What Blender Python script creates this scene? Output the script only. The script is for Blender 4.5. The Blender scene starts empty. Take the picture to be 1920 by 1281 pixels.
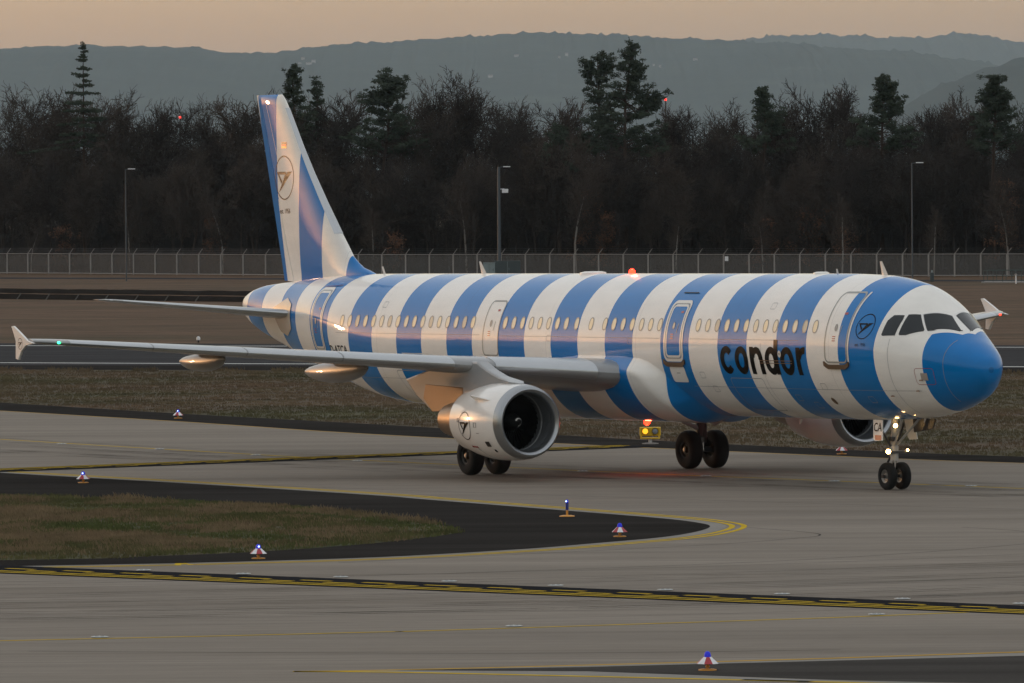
import bpy, bmesh, math, random
from bisect import bisect_right
from mathutils import Matrix, Vector

sc = bpy.context.scene
COL = sc.collection
R = math.radians

# ------------------------------------------------------------------ camera
CAM_H = 8.4362
cam_d = bpy.data.cameras.new('camera')
cam_d.sensor_width = 36.0
cam_d.lens = 36.0 * 13681.2 / 1920.0
cam_d.clip_start = 1.0
cam_d.clip_end = 120000.0
cam = bpy.data.objects.new('camera', cam_d)
COL.objects.link(cam)
_t, _r = R(1.1714), R(-0.3972)
_right, _fwd, _up = Vector((1, 0, 0)), Vector((0, math.cos(_t), -math.sin(_t))), Vector((0, math.sin(_t), math.cos(_t)))
_cr = _right * math.cos(_r) + _up * math.sin(_r)
_cu = -_right * math.sin(_r) + _up * math.cos(_r)
cam.matrix_world = Matrix((( _cr.x, _cu.x, -_fwd.x, 0), (_cr.y, _cu.y, -_fwd.y, 0), (_cr.z, _cu.z, -_fwd.z, CAM_H), (0, 0, 0, 1)))
sc.camera = cam

# ------------------------------------------------------------------ sky, sun, exposure
SUN_EL, SUN_AZ = 2.5, 309.0          # degrees; azimuth clockwise from +Y (the view direction): low, ahead and to the left of the camera
w = bpy.data.worlds.new('World')
sc.world = w
w.use_nodes = True
nt = w.node_tree
nt.nodes.clear()
wo = nt.nodes.new('ShaderNodeOutputWorld')
bg = nt.nodes.new('ShaderNodeBackground')
sky = nt.nodes.new('ShaderNodeTexSky')
sky.sky_type = 'NISHITA'
sky.sun_disc = False
sky.sun_elevation = R(1.2)
sky.sun_rotation = R(SUN_AZ)
sky.altitude = 100
sky.air_density = 1.0
sky.dust_density = 1.2
sky.ozone_density = 1.0
# the clear-air sky is washed out by an even layer of evening haze: softer colours, brighter overhead
hs = nt.nodes.new('ShaderNodeHueSaturation')
hs.inputs['Saturation'].default_value = 0.90
hs.inputs['Value'].default_value = 0.42
tcw = nt.nodes.new('ShaderNodeTexCoord'); sxw = nt.nodes.new('ShaderNodeSeparateXYZ'); rw = nt.nodes.new('ShaderNodeValToRGB')
for e, (p, c) in zip([rw.color_ramp.elements[0], rw.color_ramp.elements[1]] + [rw.color_ramp.elements.new(0.5) for _ in range(2)],
                     ((0.0, (0.15, 0.11, 0.10)), (1.0, (0.86, 0.93, 1.06)), (0.05, (0.46, 0.43, 0.41)), (0.20, (0.78, 0.78, 0.80)))):
    e.position = p; e.color = (*c, 1)
adw = nt.nodes.new('ShaderNodeMix'); adw.data_type = 'RGBA'; adw.blend_type = 'ADD'; adw.inputs['Factor'].default_value = 1.0
bg.inputs['Strength'].default_value = 0.12
nt.links.new(sky.outputs[0], hs.inputs['Color'])
nt.links.new(tcw.outputs['Generated'], sxw.inputs[0]); nt.links.new(sxw.outputs['Z'], rw.inputs[0])
nt.links.new(hs.outputs[0], adw.inputs[6]); nt.links.new(rw.outputs[0], adw.inputs[7])
nt.links.new(adw.outputs[2], bg.inputs['Color'])
nt.links.new(bg.outputs[0], wo.inputs['Surface'])

sun_d = bpy.data.lights.new('sun', 'SUN')
sun_d.energy = 0.07
sun_d.angle = R(2.5)
sun_d.color = (1.0, 0.58, 0.30)
sun = bpy.data.objects.new('sun', sun_d)
COL.objects.link(sun)
_sd = Vector((math.sin(R(SUN_AZ)) * math.cos(R(SUN_EL)), math.cos(R(SUN_AZ)) * math.cos(R(SUN_EL)), math.sin(R(SUN_EL))))
sun.rotation_euler = _sd.to_track_quat('Z', 'Y').to_euler()
sun.location = _sd * 300

sc.view_settings.view_transform = 'Standard'
sc.view_settings.look = 'None'
sc.view_settings.exposure = 2.36
sc.view_settings.gamma = 1.0
sc.cycles.use_denoising = True
sc.cycles.max_bounces = 5
sc.cycles.use_adaptive_sampling = True
sc.cycles.adaptive_threshold = 0.015
sc.cycles.transparent_max_bounces = 24
sc.cycles.volume_bounces = 0
sc.cycles.sample_clamp_indirect = 6.0

# ------------------------------------------------------------------ helpers
def mesh_obj(name, verts, faces, mat, parent=None, smooth=True, kind=None):
    me = bpy.data.meshes.new(name)
    me.from_pydata([tuple(v) for v in verts], [], [tuple(f) for f in faces])
    if smooth:
        me.polygons.foreach_set('use_smooth', [True] * len(me.polygons))
    me.update()
    if mat is not None:
        me.materials.append(mat)
    return link(name, me, parent, kind)

def link(name, me, parent=None, kind=None):
    o = bpy.data.objects.new(name, me)
    COL.objects.link(o)
    if parent is not None:
        o.parent = parent
    if kind:
        o['kind'] = kind
    return o

def empty(name, loc=(0, 0, 0), rz=0.0, parent=None):
    o = bpy.data.objects.new(name, None)
    o.empty_display_size = 0.2
    COL.objects.link(o)
    o.location = loc
    o.rotation_euler = (0, 0, rz)
    if parent is not None:
        o.parent = parent
    return o

def tag(o, label=None, cat=None, group=None, kind=None):
    if label: o['label'] = label
    if cat: o['category'] = cat
    if group: o['group'] = group
    if kind: o['kind'] = kind
    return o

def copy_tree(o, parent=None):
    c = o.copy()
    COL.objects.link(c)
    c.parent = parent
    for ch in list(o.children):
        copy_tree(ch, c)
    return c

class MB:
    """collects simple shapes into one mesh"""
    def __init__(s): s.v, s.f = [], []
    def add(s, verts, faces):
        n = len(s.v)
        s.v += [tuple(q) for q in verts]
        s.f += [tuple(i + n for i in f) for f in faces]
        return s
    def box(s, c, d, rot=None):
        x, y, z = d[0] / 2, d[1] / 2, d[2] / 2
        vs = [Vector(q) for q in ((-x,-y,-z),(x,-y,-z),(x,y,-z),(-x,y,-z),(-x,-y,z),(x,-y,z),(x,y,z),(-x,y,z))]
        if rot is not None: vs = [rot @ q for q in vs]
        c = Vector(c)
        return s.add([q + c for q in vs], [(0,3,2,1),(4,5,6,7),(0,1,5,4),(1,2,6,5),(2,3,7,6),(3,0,4,7)])
    def tube(s, a, b, ra, rb=None, n=10, cap=True):
        a, b = Vector(a), Vector(b)
        rb = ra if rb is None else rb
        d = (b - a).normalized()
        u = d.orthogonal().normalized(); v = d.cross(u)
        vs = []
        for c, r in ((a, ra), (b, rb)):
            for i in range(n):
                t = 2 * math.pi * i / n
                vs.append(c + (u * math.cos(t) + v * math.sin(t)) * r)
        fs = [(i, (i + 1) % n, n + (i + 1) % n, n + i) for i in range(n)]
        if cap: fs += [tuple(range(n - 1, -1, -1)), tuple(range(n, 2 * n))]
        return s.add(vs, fs)
    def lathe(s, prof, c=(0, 0, 0), axis='z', n=32, close=False):
        """prof: list of (axial, radius)"""
        vs, fs = [], []
        for a, r in prof:
            for i in range(n):
                t = 2 * math.pi * i / n
                p, q = r * math.cos(t), r * math.sin(t)
                vs.append((c[0] + a, c[1] + p, c[2] + q) if axis == 'x' else (c[0] + p, c[1] + a, c[2] + q) if axis == 'y' else (c[0] + p, c[1] + q, c[2] + a))
        for k in range(len(prof) - 1):
            for i in range(n):
                j = (i + 1) % n
                fs.append((k*n+i, k*n+j, (k+1)*n+j, (k+1)*n+i))
        if close:
            fs += [tuple(range(n)), tuple(range((len(prof)-1)*n, len(prof)*n))]
        return s.add(vs, fs)
    def prism(s, poly, a, b, fn):
        """poly in 2D, fn(p, t) -> 3D point; a, b the two extrusion values"""
        n = len(poly)
        return s.add([fn(q, a) for q in poly] + [fn(q, b) for q in poly],
                     [tuple(range(n - 1, -1, -1)), tuple(range(n, 2 * n))] + [(i, (i + 1) % n, n + (i + 1) % n, n + i) for i in range(n)])
    def build(s, name, mat, parent=None, smooth=False, kind=None, bevel=0.0, auto=True):
        o = mesh_obj(name, s.v, s.f, mat, parent, smooth, kind)
        bm = bmesh.new(); bm.from_mesh(o.data)
        bmesh.ops.recalc_face_normals(bm, faces=bm.faces)
        if smooth and auto:
            for e in bm.edges:
                if len(e.link_faces) == 2 and e.calc_face_angle(0) > R(38): e.smooth = False
        bm.to_mesh(o.data); bm.free()
        if bevel:
            m = o.modifiers.new('bevel', 'BEVEL'); m.width = bevel; m.segments = 2
        return o

def sheet(name, poly, z, mat, parent=None, kind='structure'):
    return mesh_obj(name, [(x, y, z) for x, y in poly], [tuple(range(len(poly)))], mat, parent, False, kind)

def ribbon(name, pts, width, z, mat, parent=None, kind='structure'):
    """a painted line of constant width along a polyline"""
    n = len(pts); vs = []
    for i in range(n):
        a = Vector(pts[max(i - 1, 0)]); b = Vector(pts[min(i + 1, n - 1)])
        d = (b - a).normalized(); nn = Vector((-d.y, d.x))
        q = Vector(pts[i])
        vs += [q + nn * width / 2, q - nn * width / 2]
    return mesh_obj(name, [(q.x, q.y, z) for q in vs], [(2*i, 2*i+1, 2*i+3, 2*i+2) for i in range(n - 1)], mat, parent, False, kind)

def smooth_line(pts, k=6):
    out = []
    P = [Vector(q) for q in pts]
    for i in range(len(P) - 1):
        a, b, c, d = P[max(i-1,0)], P[i], P[i+1], P[min(i+2,len(P)-1)]
        for j in range(k):
            t = j / k
            out.append(tuple(0.5 * ((2*b) + (c-a)*t + (2*a-5*b+4*c-d)*t*t + (3*b-a-3*c+d)*t**3)))
    out.append(tuple(P[-1]))
    return out

# ------------------------------------------------------------------ materials
def new_mat(name):
    m = bpy.data.materials.new(name)
    m.use_nodes = True
    return m, m.node_tree, m.node_tree.nodes['Principled BSDF']

def N(nt, t, **kw):
    n = nt.nodes.new(t)
    for k, v in kw.items():
        if k in n.inputs: n.inputs[k].default_value = v
        else: setattr(n, k, v)
    return n

def plain(name, col, rough=0.6, metal=0.0, var=0.12, scale=3.0, bump=0.0, coat=0.0):
    """one colour with a little unevenness"""
    m, nt, b = new_mat(name)
    L = nt.links.new
    tc = N(nt, 'ShaderNodeTexCoord')
    no = N(nt, 'ShaderNodeTexNoise', Scale=scale, Detail=6.0, Roughness=0.6)
    L(tc.outputs['Object'], no.inputs['Vector'])
    mr = N(nt, 'ShaderNodeMapRange')
    mr.inputs['To Min'].default_value = 1 - var; mr.inputs['To Max'].default_value = 1 + var
    L(no.outputs['Fac'], mr.inputs['Value'])
    mx = N(nt, 'ShaderNodeMix', data_type='RGBA', blend_type='MULTIPLY')
    mx.inputs['Factor'].default_value = 1.0
    mx.inputs[6].default_value = (*col, 1)
    L(mr.outputs[0], mx.inputs[7])
    L(mx.outputs[2], b.inputs['Base Color'])
    b.inputs['Roughness'].default_value = rough
    b.inputs['Metallic'].default_value = metal
    b.inputs['Coat Weight'].default_value = coat
    if bump:
        bp = N(nt, 'ShaderNodeBump', Strength=bump, Distance=0.02)
        L(no.outputs['Fac'], bp.inputs['Height']); L(bp.outputs[0], b.inputs['Normal'])
    return m

def emis(name, col, strength):
    m, nt, b = new_mat(name)
    b.inputs['Base Color'].default_value = (*col, 1)
    b.inputs['Emission Color'].default_value = (*col, 1)
    b.inputs['Emission Strength'].default_value = strength
    return m

def ramp(nt, stops, interp='LINEAR'):
    r = N(nt, 'ShaderNodeValToRGB')
    cr = r.color_ramp
    cr.interpolation = interp
    while len(cr.elements) < len(stops): cr.elements.new(0.5)
    for e, (p, c) in zip(cr.elements, stops):
        e.position = p; e.color = (*c, 1)
    return r

def concrete_mat():
    m, nt, b = new_mat('taxiway_concrete')
    L = nt.links.new
    tc = N(nt, 'ShaderNodeTexCoord')
    def streak(rot, sx, sy, det=5.0, rough=0.55):
        mp = N(nt, 'ShaderNodeMapping')
        mp.inputs['Rotation'].default_value = (0, 0, R(rot)); mp.inputs['Scale'].default_value = (sx, sy, 1)
        L(tc.outputs['Object'], mp.inputs['Vector'])
        no = N(nt, 'ShaderNodeTexNoise', Scale=1.0, Detail=det, Roughness=rough)
        L(mp.outputs[0], no.inputs['Vector'])
        return no
    a, c, d, e = streak(14, 0.05, 0.45), streak(-9, 0.03, 2.6, 5.0), streak(56, 0.03, 0.25), streak(0, 0.9, 1.6, 8.0, 0.7)
    r1 = ramp(nt, [(0.25, (0.180, 0.155, 0.128)), (0.5, (0.214, 0.187, 0.157)), (0.75, (0.243, 0.214, 0.181))])
    L(a.outputs['Fac'], r1.inputs[0])
    cur = r1.outputs[0]
    for nd, lo, hi, mn, mxv in ((c, .34, .6, .86, 1.04), (d, .3, .7, .86, 1.08), (e, .3, .7, .93, 1.06)):
        mr = N(nt, 'ShaderNodeMapRange')
        for k, v in (('From Min', lo), ('From Max', hi), ('To Min', mn), ('To Max', mxv)): mr.inputs[k].default_value = v
        L(nd.outputs['Fac'], mr.inputs['Value'])
        mx = N(nt, 'ShaderNodeMix', data_type='RGBA', blend_type='MULTIPLY'); mx.inputs['Factor'].default_value = 1.0
        L(cur, mx.inputs[6]); L(mr.outputs[0], mx.inputs[7]); cur = mx.outputs[2]
    L(cur, b.inputs['Base Color'])
    b.inputs['Roughness'].default_value = 0.95
    b.inputs['Specular IOR Level'].default_value = 0.1
    bp = N(nt, 'ShaderNodeBump', Strength=0.25, Distance=0.01)
    L(e.outputs['Fac'], bp.inputs['Height']); L(bp.outputs[0], b.inputs['Normal'])
    return m

def asphalt_mat(name, base, streak_amt=0.18):
    m, nt, b = new_mat(name)
    L = nt.links.new
    tc = N(nt, 'ShaderNodeTexCoord')
    mp = N(nt, 'ShaderNodeMapping'); mp.inputs['Scale'].default_value = (0.06, 0.5, 1); mp.inputs['Rotation'].default_value = (0, 0, R(15))
    L(tc.outputs['Object'], mp.inputs['Vector'])
    n1 = N(nt, 'ShaderNodeTexNoise', Scale=1.0, Detail=5.0)
    L(mp.outputs[0], n1.inputs['Vector'])
    n2 = N(nt, 'ShaderNodeTexNoise', Scale=9.0, Detail=8.0, Roughness=0.75)
    L(tc.outputs['Object'], n2.inputs['Vector'])
    lo = tuple(c * (1 - streak_amt * 1.6) for c in base); hi = tuple(c * (1 + streak_amt * 1.8) for c in base)
    r = ramp(nt, [(0.25, lo), (0.75, hi)])
    L(n1.outputs['Fac'], r.inputs[0])
    mr = N(nt, 'ShaderNodeMapRange'); mr.inputs['To Min'].default_value = 0.7; mr.inputs['To Max'].default_value = 1.3
    L(n2.outputs['Fac'], mr.inputs['Value'])
    mx = N(nt, 'ShaderNodeMix', data_type='RGBA', blend_type='MULTIPLY'); mx.inputs['Factor'].default_value = 1.0
    L(r.outputs[0], mx.inputs[6]); L(mr.outputs[0], mx.inputs[7])
    L(mx.outputs[2], b.inputs['Base Color'])
    b.inputs['Roughness'].default_value = 1.0
    b.inputs['Specular IOR Level'].default_value = 0.0
    bp = N(nt, 'ShaderNodeBump', Strength=0.3, Distance=0.01)
    L(n2.outputs['Fac'], bp.inputs['Height']); L(bp.outputs[0], b.inputs['Normal'])
    return m

def grass_mat(name, dry, green, bias=0.5, sx=0.12, bright=1.0, fine=0.30, bump=0.25, sy=None, streak=1.3, samt=0.5):
    m, nt, b = new_mat(name)
    L = nt.links.new
    tc = N(nt, 'ShaderNodeTexCoord')
    mp = N(nt, 'ShaderNodeMapping'); mp.inputs['Scale'].default_value = (sx, sx * 0.45 if sy is None else sy, sx)
    L(tc.outputs['Object'], mp.inputs['Vector'])
    n1 = N(nt, 'ShaderNodeTexNoise', Scale=1.0, Detail=7.0, Roughness=0.62)
    L(mp.outputs[0], n1.inputs['Vector'])
    n2 = N(nt, 'ShaderNodeTexNoise', Scale=1.7, Detail=9.0, Roughness=0.75)
    L(tc.outputs['Object'], n2.inputs['Vector'])
    g2 = tuple(c * 0.75 for c in dry)
    r = ramp(nt, [(bias - 0.22, green), (bias - 0.04, tuple((a + c) / 2.15 for a, c in zip(green, dry))), (bias + 0.12, dry), (bias + 0.32, g2)])
    L(n1.outputs['Fac'], r.inputs[0])
    mr = N(nt, 'ShaderNodeMapRange'); mr.inputs['From Min'].default_value = 0.25; mr.inputs['From Max'].default_value = 0.75
    mr.inputs['To Min'].default_value = (1 - fine) * bright; mr.inputs['To Max'].default_value = (1 + fine) * bright
    L(n2.outputs['Fac'], mr.inputs['Value'])
    mx = N(nt, 'ShaderNodeMix', data_type='RGBA', blend_type='MULTIPLY'); mx.inputs['Factor'].default_value = 1.0
    L(r.outputs[0], mx.inputs[6]); L(mr.outputs[0], mx.inputs[7])
    # mown and trampled strips
    mp3 = N(nt, 'ShaderNodeMapping'); mp3.inputs['Scale'].default_value = (sx * streak, (sy or sx) * 6.0, 1); mp3.inputs['Rotation'].default_value = (0, 0, R(-20))
    L(tc.outputs['Object'], mp3.inputs['Vector'])
    n3 = N(nt, 'ShaderNodeTexNoise', Scale=1.0, Detail=6.0, Roughness=0.65); L(mp3.outputs[0], n3.inputs['Vector'])
    mr3 = N(nt, 'ShaderNodeMapRange')
    for k, v in (('From Min', .3), ('From Max', .7), ('To Min', 1 - samt), ('To Max', 1 + samt * .9)): mr3.inputs[k].default_value = v
    L(n3.outputs['Fac'], mr3.inputs['Value'])
    mx3 = N(nt, 'ShaderNodeMix', data_type='RGBA', blend_type='MULTIPLY'); mx3.inputs['Factor'].default_value = 1.0
    L(mx.outputs[2], mx3.inputs[6]); L(mr3.outputs[0], mx3.inputs[7])
    L(mx3.outputs[2], b.inputs['Base Color'])
    b.inputs['Roughness'].default_value = 0.9
    b.inputs['Specular IOR Level'].default_value = 0.1
    bp = N(nt, 'ShaderNodeBump', Strength=bump, Distance=0.1)
    L(n2.outputs['Fac'], bp.inputs['Height']); L(bp.outputs[0], b.inputs['Normal'])
    return m

M = {}
M['concrete'] = concrete_mat()
M['asphalt'] = asphalt_mat('shoulder_asphalt', (0.031, 0.0285, 0.0265))
M['runway'] = asphalt_mat('runway_asphalt', (0.055, 0.054, 0.055))
M['yellow_paint'] = plain('yellow_marking_paint', (0.52, 0.36, 0.045), 0.9, var=0.35, scale=2.2)
M['edge_paint'] = plain('edge_line_paint', (0.44, 0.28, 0.07), 0.9, var=0.3, scale=2.2)
M['white_paint'] = plain('white_marking_paint', (0.62, 0.62, 0.60), 0.7, var=0.25, scale=0.8)
M['black_paint'] = plain('black_marking_paint', (0.022, 0.022, 0.024), 0.8, var=0.25, scale=0.8)
M['seal'] = plain('joint_sealant', (0.085, 0.078, 0.072), 0.7)
M['gutter'] = plain('gutter_concrete', (0.26, 0.245, 0.222), 0.8, var=0.2, scale=1.5)
M['grass_ground'] = grass_mat('dry_grass', (0.100, 0.060, 0.036), (0.050, 0.041, 0.021), 0.44, 0.02, sy=0.055, streak=7.0, samt=0.42)
M['grass_mid'] = grass_mat('mixed_grass', (0.090, 0.064, 0.043), (0.050, 0.052, 0.025), 0.48, 0.07, sy=0.07)
M['grass_isl'] = grass_mat('island_grass', (0.075, 0.060, 0.034), (0.042, 0.052, 0.018), 0.56, 0.16)
M['blade'] = grass_mat('grass_blades', (0.14, 0.118, 0.060), (0.078, 0.102, 0.032), 0.55, 0.2, 1.0, .15, 0.0)
M['tussock'] = grass_mat('dry_tussock', (0.215, 0.155, 0.095), (0.14, 0.115, 0.062), 0.42, 0.4, 1.0, .2, 0.0)
M['blade_mid'] = grass_mat('grass_blades_mid', (0.165, 0.117, 0.078), (0.088, 0.090, 0.044), 0.48, 0.07, 1.0, .12, 0.0, sy=0.07)
M['ditch'] = plain('ditch_soil', (0.024, 0.021, 0.019), 1.0, var=0.4, scale=0.6)
M['road'] = plain('service_road_asphalt', (0.040, 0.044, 0.052), 0.8, var=0.2, scale=0.4)
M['bark'] = plain('bare_bark', (0.021, 0.0145, 0.011), 0.95, var=0.35, scale=0.4)
M['bark2'] = plain('grey_bark', (0.046, 0.033, 0.025), 0.95, var=0.35, scale=0.4)
M['pine_bark'] = plain('pine_bark', (0.050, 0.031, 0.022), 0.95, var=0.35, scale=0.8)
M['needle'] = plain('pine_needles', (0.017, 0.030, 0.013), 0.8, var=0.5, scale=0.5)
M['rust_leaf'] = plain('dead_beech_leaves', (0.11, 0.046, 0.020), 0.85, var=0.4, scale=0.6)
M['under'] = plain('undergrowth_twigs', (0.0135, 0.009, 0.0065), 0.95, var=0.5, scale=0.2)
M['pole'] = plain('galvanised_pole', (0.065, 0.08, 0.095), 0.45, 0.3, 0.1)
M['fence_post'] = plain('fence_concrete', (0.27, 0.25, 0.235), 0.8, var=0.15)
M['green_paint'] = plain('dark_green_paint', (0.02, 0.045, 0.04), 0.5)
M['cab'] = plain('cabinet_grey', (0.20, 0.25, 0.26), 0.5)
M['cab_dark'] = plain('cabinet_dark', (0.035, 0.05, 0.055), 0.5)
M['red'] = plain('red_panel', (0.38, 0.025, 0.035), 0.4)
M['white'] = plain('white_panel', (0.72, 0.72, 0.74), 0.4)
M['orange'] = plain('orange_base', (0.60, 0.26, 0.03), 0.5)
M['yellow_box'] = plain('yellow_housing', (0.72, 0.44, 0.01), 0.4)
M['black'] = plain('black_rubber', (0.012, 0.012, 0.012), 0.7)
M['blue_lens'] = emis('blue_lens', (0.006, 0.012, 0.40), 0.10)
M['blue_lamp'] = emis('blue_lamp', (0.35, 0.5, 1.0), 1.2)
M['blue_post'] = plain('blue_post', (0.012, 0.03, 0.22), 0.4)
M['dead_lens'] = plain('unlit_lens', (0.25, 0.27, 0.30), 0.2)
M['amber'] = emis('amber_lamp', (1.0, 0.42, 0.02), 0.30)
M['red_lamp'] = emis('red_obstruction_lamp', (1.0, 0.03, 0.02), 1.2)
M['inset'] = plain('inset_light_cover', (0.36, 0.37, 0.36), 0.5)

def tyre_mat():
    m, nt, b = new_mat('tyre_rubber_mark'); L = nt.links.new
    b.inputs['Base Color'].default_value = (0.05, 0.047, 0.045, 1); b.inputs['Roughness'].default_value = 1.0; b.inputs['Specular IOR Level'].default_value = 0.0
    tr = N(nt, 'ShaderNodeBsdfTransparent'); mx = N(nt, 'ShaderNodeMixShader'); tc = N(nt, 'ShaderNodeTexCoord')
    no = N(nt, 'ShaderNodeTexNoise', Scale=0.5, Detail=5.0); L(tc.outputs['Object'], no.inputs['Vector'])
    mr = N(nt, 'ShaderNodeMapRange'); mr.inputs['From Min'].default_value = .35; mr.inputs['From Max'].default_value = .75; mr.inputs['To Min'].default_value = 0.0; mr.inputs['To Max'].default_value = 0.30
    L(no.outputs['Fac'], mr.inputs['Value']); L(mr.outputs[0], mx.inputs[0]); L(tr.outputs[0], mx.inputs[1]); L(b.outputs[0], mx.inputs[2])
    L(mx.outputs[0], nt.nodes['Material Output'].inputs['Surface'])
    return m
M['tyre_mark'] = tyre_mat()
M['board'] = plain('weathered_board', (0.10, 0.095, 0.088), 0.9)
M['birch'] = plain('pale_birch_bark', (0.20, 0.185, 0.165), 0.9, var=0.5, scale=1.5)

M['asphalt2'] = asphalt_mat('wedge_asphalt', (0.060, 0.056, 0.052))
for k in ('yellow_paint', 'edge_paint', 'white_paint', 'black_paint', 'seal', 'gutter', 'road', 'ditch'):
    M[k].node_tree.nodes['Principled BSDF'].inputs['Specular IOR Level'].default_value = 0.0
    M[k].node_tree.nodes['Principled BSDF'].inputs['Roughness'].default_value = 1.0

# ------------------------------------------------------------------ ground, taxiways, runway
random.seed(7)
def ext(a, b, x):
    """point at abscissa x on the line through a and b"""
    t = (x - a[0]) / (b[0] - a[0])
    return (x, a[1] + (b[1] - a[1]) * t)

sheet('ground', [(-34000, -34000), (34000, -34000), (34000, 34000), (-34000, 34000)], -0.030, M['grass_ground'])
GE = [(-38, 333.2), (-20.9, 298.0), (-12.9, 281.5), (-5.1, 266.8), (4.3, 248.2), (9.1, 240.0), (13.1, 233.8), (16.1, 229.9), (30, 213.0), (60, 182)]
FL = [(-38, 321.7), (-20.1, 286.6), (-12.1, 270.9), (-4.9, 255.6), (4.0, 241.0), (8.9, 233.6), (13.3, 227.2), (15.7, 224.5), (30, 207.6), (60, 176)]
GE = smooth_line(GE, 4); FL = smooth_line(FL, 4)
# grass strip between runway and taxiway lies a little higher than the ground sheet
RW_N = [(-160, 410.9), (160, 279.6)]; RW_F = [(-160, 475.5), (160, 336.6)]
sheet('grass_verge', [(-38, 333.2)] + GE[1:] + [(60, 320.6), (-38, 360.8)], -0.022, M['grass_mid'])
sheet('taxiway_shoulder', GE + [(60, 174)] + [(x, y - 2.5) for x, y in reversed(FL)], -0.010, M['asphalt'])
sheet('taxiway', FL + [(60, 60), (-60, 60), (-60, 330)], 0.0, M['concrete'])
sheet('runway', [RW_N[0], RW_N[1], RW_F[1], RW_F[0]], -0.014, M['runway'])
sheet('runway_shoulder', [(RW_N[0][0], RW_N[0][1] + 8.5), (RW_N[1][0], RW_N[1][1] + 8.5), (RW_N[1][0], RW_N[1][1] - 0.3), (RW_N[0][0], RW_N[0][1] - 0.3)], -0.0095, M['asphalt'])
ribbon('runway_edge_line', [ext((-25.9, 369.2), (23.5, 346.4), -150), ext((-25.9, 369.2), (23.5, 346.4), 150)], 0.9, -0.005, M['white_paint'])
ribbon('runway_edge_line', [ext((-28.9, 411.3), (26.4, 389.0), -150), ext((-28.9, 411.3), (26.4, 389.0), 150)], 0.9, -0.005, M['white_paint'])

# paved island with grass in its middle
IS = [(-48, 271.4), (-15.6, 222.1), (-9.5, 212.9), (-3.9, 203.7), (-2.4, 200.6), (1.8, 192.2), (3.8, 188.1), (4.65, 185.6), (4.95, 183.4), (4.55, 180.6), (3.6, 177.7), (1.8, 174.7), (0.2, 172.3), (-3.2, 168.9), (-7.5, 166.9), (-11.8, 165.9), (-48, 158)]
def grow(poly, d):
    """offset the open outline outwards (island lies left of it)"""
    out = []
    for i in range(len(poly)):
        a = Vector(poly[max(i-1,0)]); b = Vector(poly[min(i+1,len(poly)-1)])
        t = (b - a).normalized()
        out.append(tuple(Vector(poly[i]) + Vector((-t.y, t.x)) * d))
    return out
ISs = smooth_line(IS, 5)
sheet('island_gutter', grow(ISs, 0.42), 0.003, M['gutter'])
sheet('island_pavement', ISs, 0.007, M['asphalt'])
IL = grow(ISs, 0.56)
ribbon('taxiway_edge_line', IL, 0.15, 0.004, M['yellow_paint'])
ribbon('taxiway_edge_line', grow(ISs, 0.86), 0.15, 0.0046, M['yellow_paint'])
IG = smooth_line([(-48, 247), (-14.4, 205.1), (-14.0, 206.3), (-12.6, 203.0), (-9.8, 201.5), (-6.4, 196.8), (-3.6, 190.2), (-2.2, 186.6), (-1.4, 182.1), (-1.6, 179.8), (-3.4, 175.5), (-6.1, 171.7), (-9.5, 169.4), (-11.9, 168.6), (-48, 161)], 4)
sheet('island_grass', IG, 0.012, M['grass_isl'])

# second island, its tip reaching into the lower edge of the picture
sheet('second_island_gutter', [(-3.4, 128.85), (-1.6, 129.0), (5.1, 130.9), (9.3, 132.5), (40, 144), (40, 108), (5, 125.3), (-1.5, 128.2)], 0.003, M['gutter'])
sheet('second_island_pavement', [(-2.1, 128.85), (1.3, 129.35), (9.2, 131.6), (40, 142.6), (40, 110.5), (5.8, 125.3), (4.9, 125.85), (1.3, 128.2)], 0.007, M['asphalt2'])
ribbon('taxiway_edge_line', smooth_line([(-3.9, 128.72), (-1.6, 129.05), (5.1, 131.1), (9.3, 132.75), (40, 144.6)]), 0.24, 0.004, M['edge_paint'])
ribbon('taxiway_edge_line', smooth_line([(-3.9, 128.72), (-1.5, 128.1), (4.9, 125.2), (6.7, 124.3), (40, 107)]), 0.24, 0.004, M['yellow_paint'])
ribbon('taxiway_edge_line', [(x, y - 0.5) for x, y in FL], 0.16, 0.004, M['edge_paint'])
ribbon('taxiway_centre_line', smooth_line([(-38, 290), (-17.8, 252.8), (-8.8, 237.0), (-4.4, 229.9), (3.5, 218.6), (8.1, 212.9), (12.1, 208.0), (14.4, 205.1), (40, 172)]), 0.17, 0.005, M['yellow_paint'])
ribbon('taxiway_centre_line', smooth_line([(-40, 131), (-9.7, 138.2), (-2.7, 140.1), (-1.7, 140.4), (5.6, 143.5), (9.2, 145.4), (20, 151)]), 0.15, 0.005, M['yellow_paint'])

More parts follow.
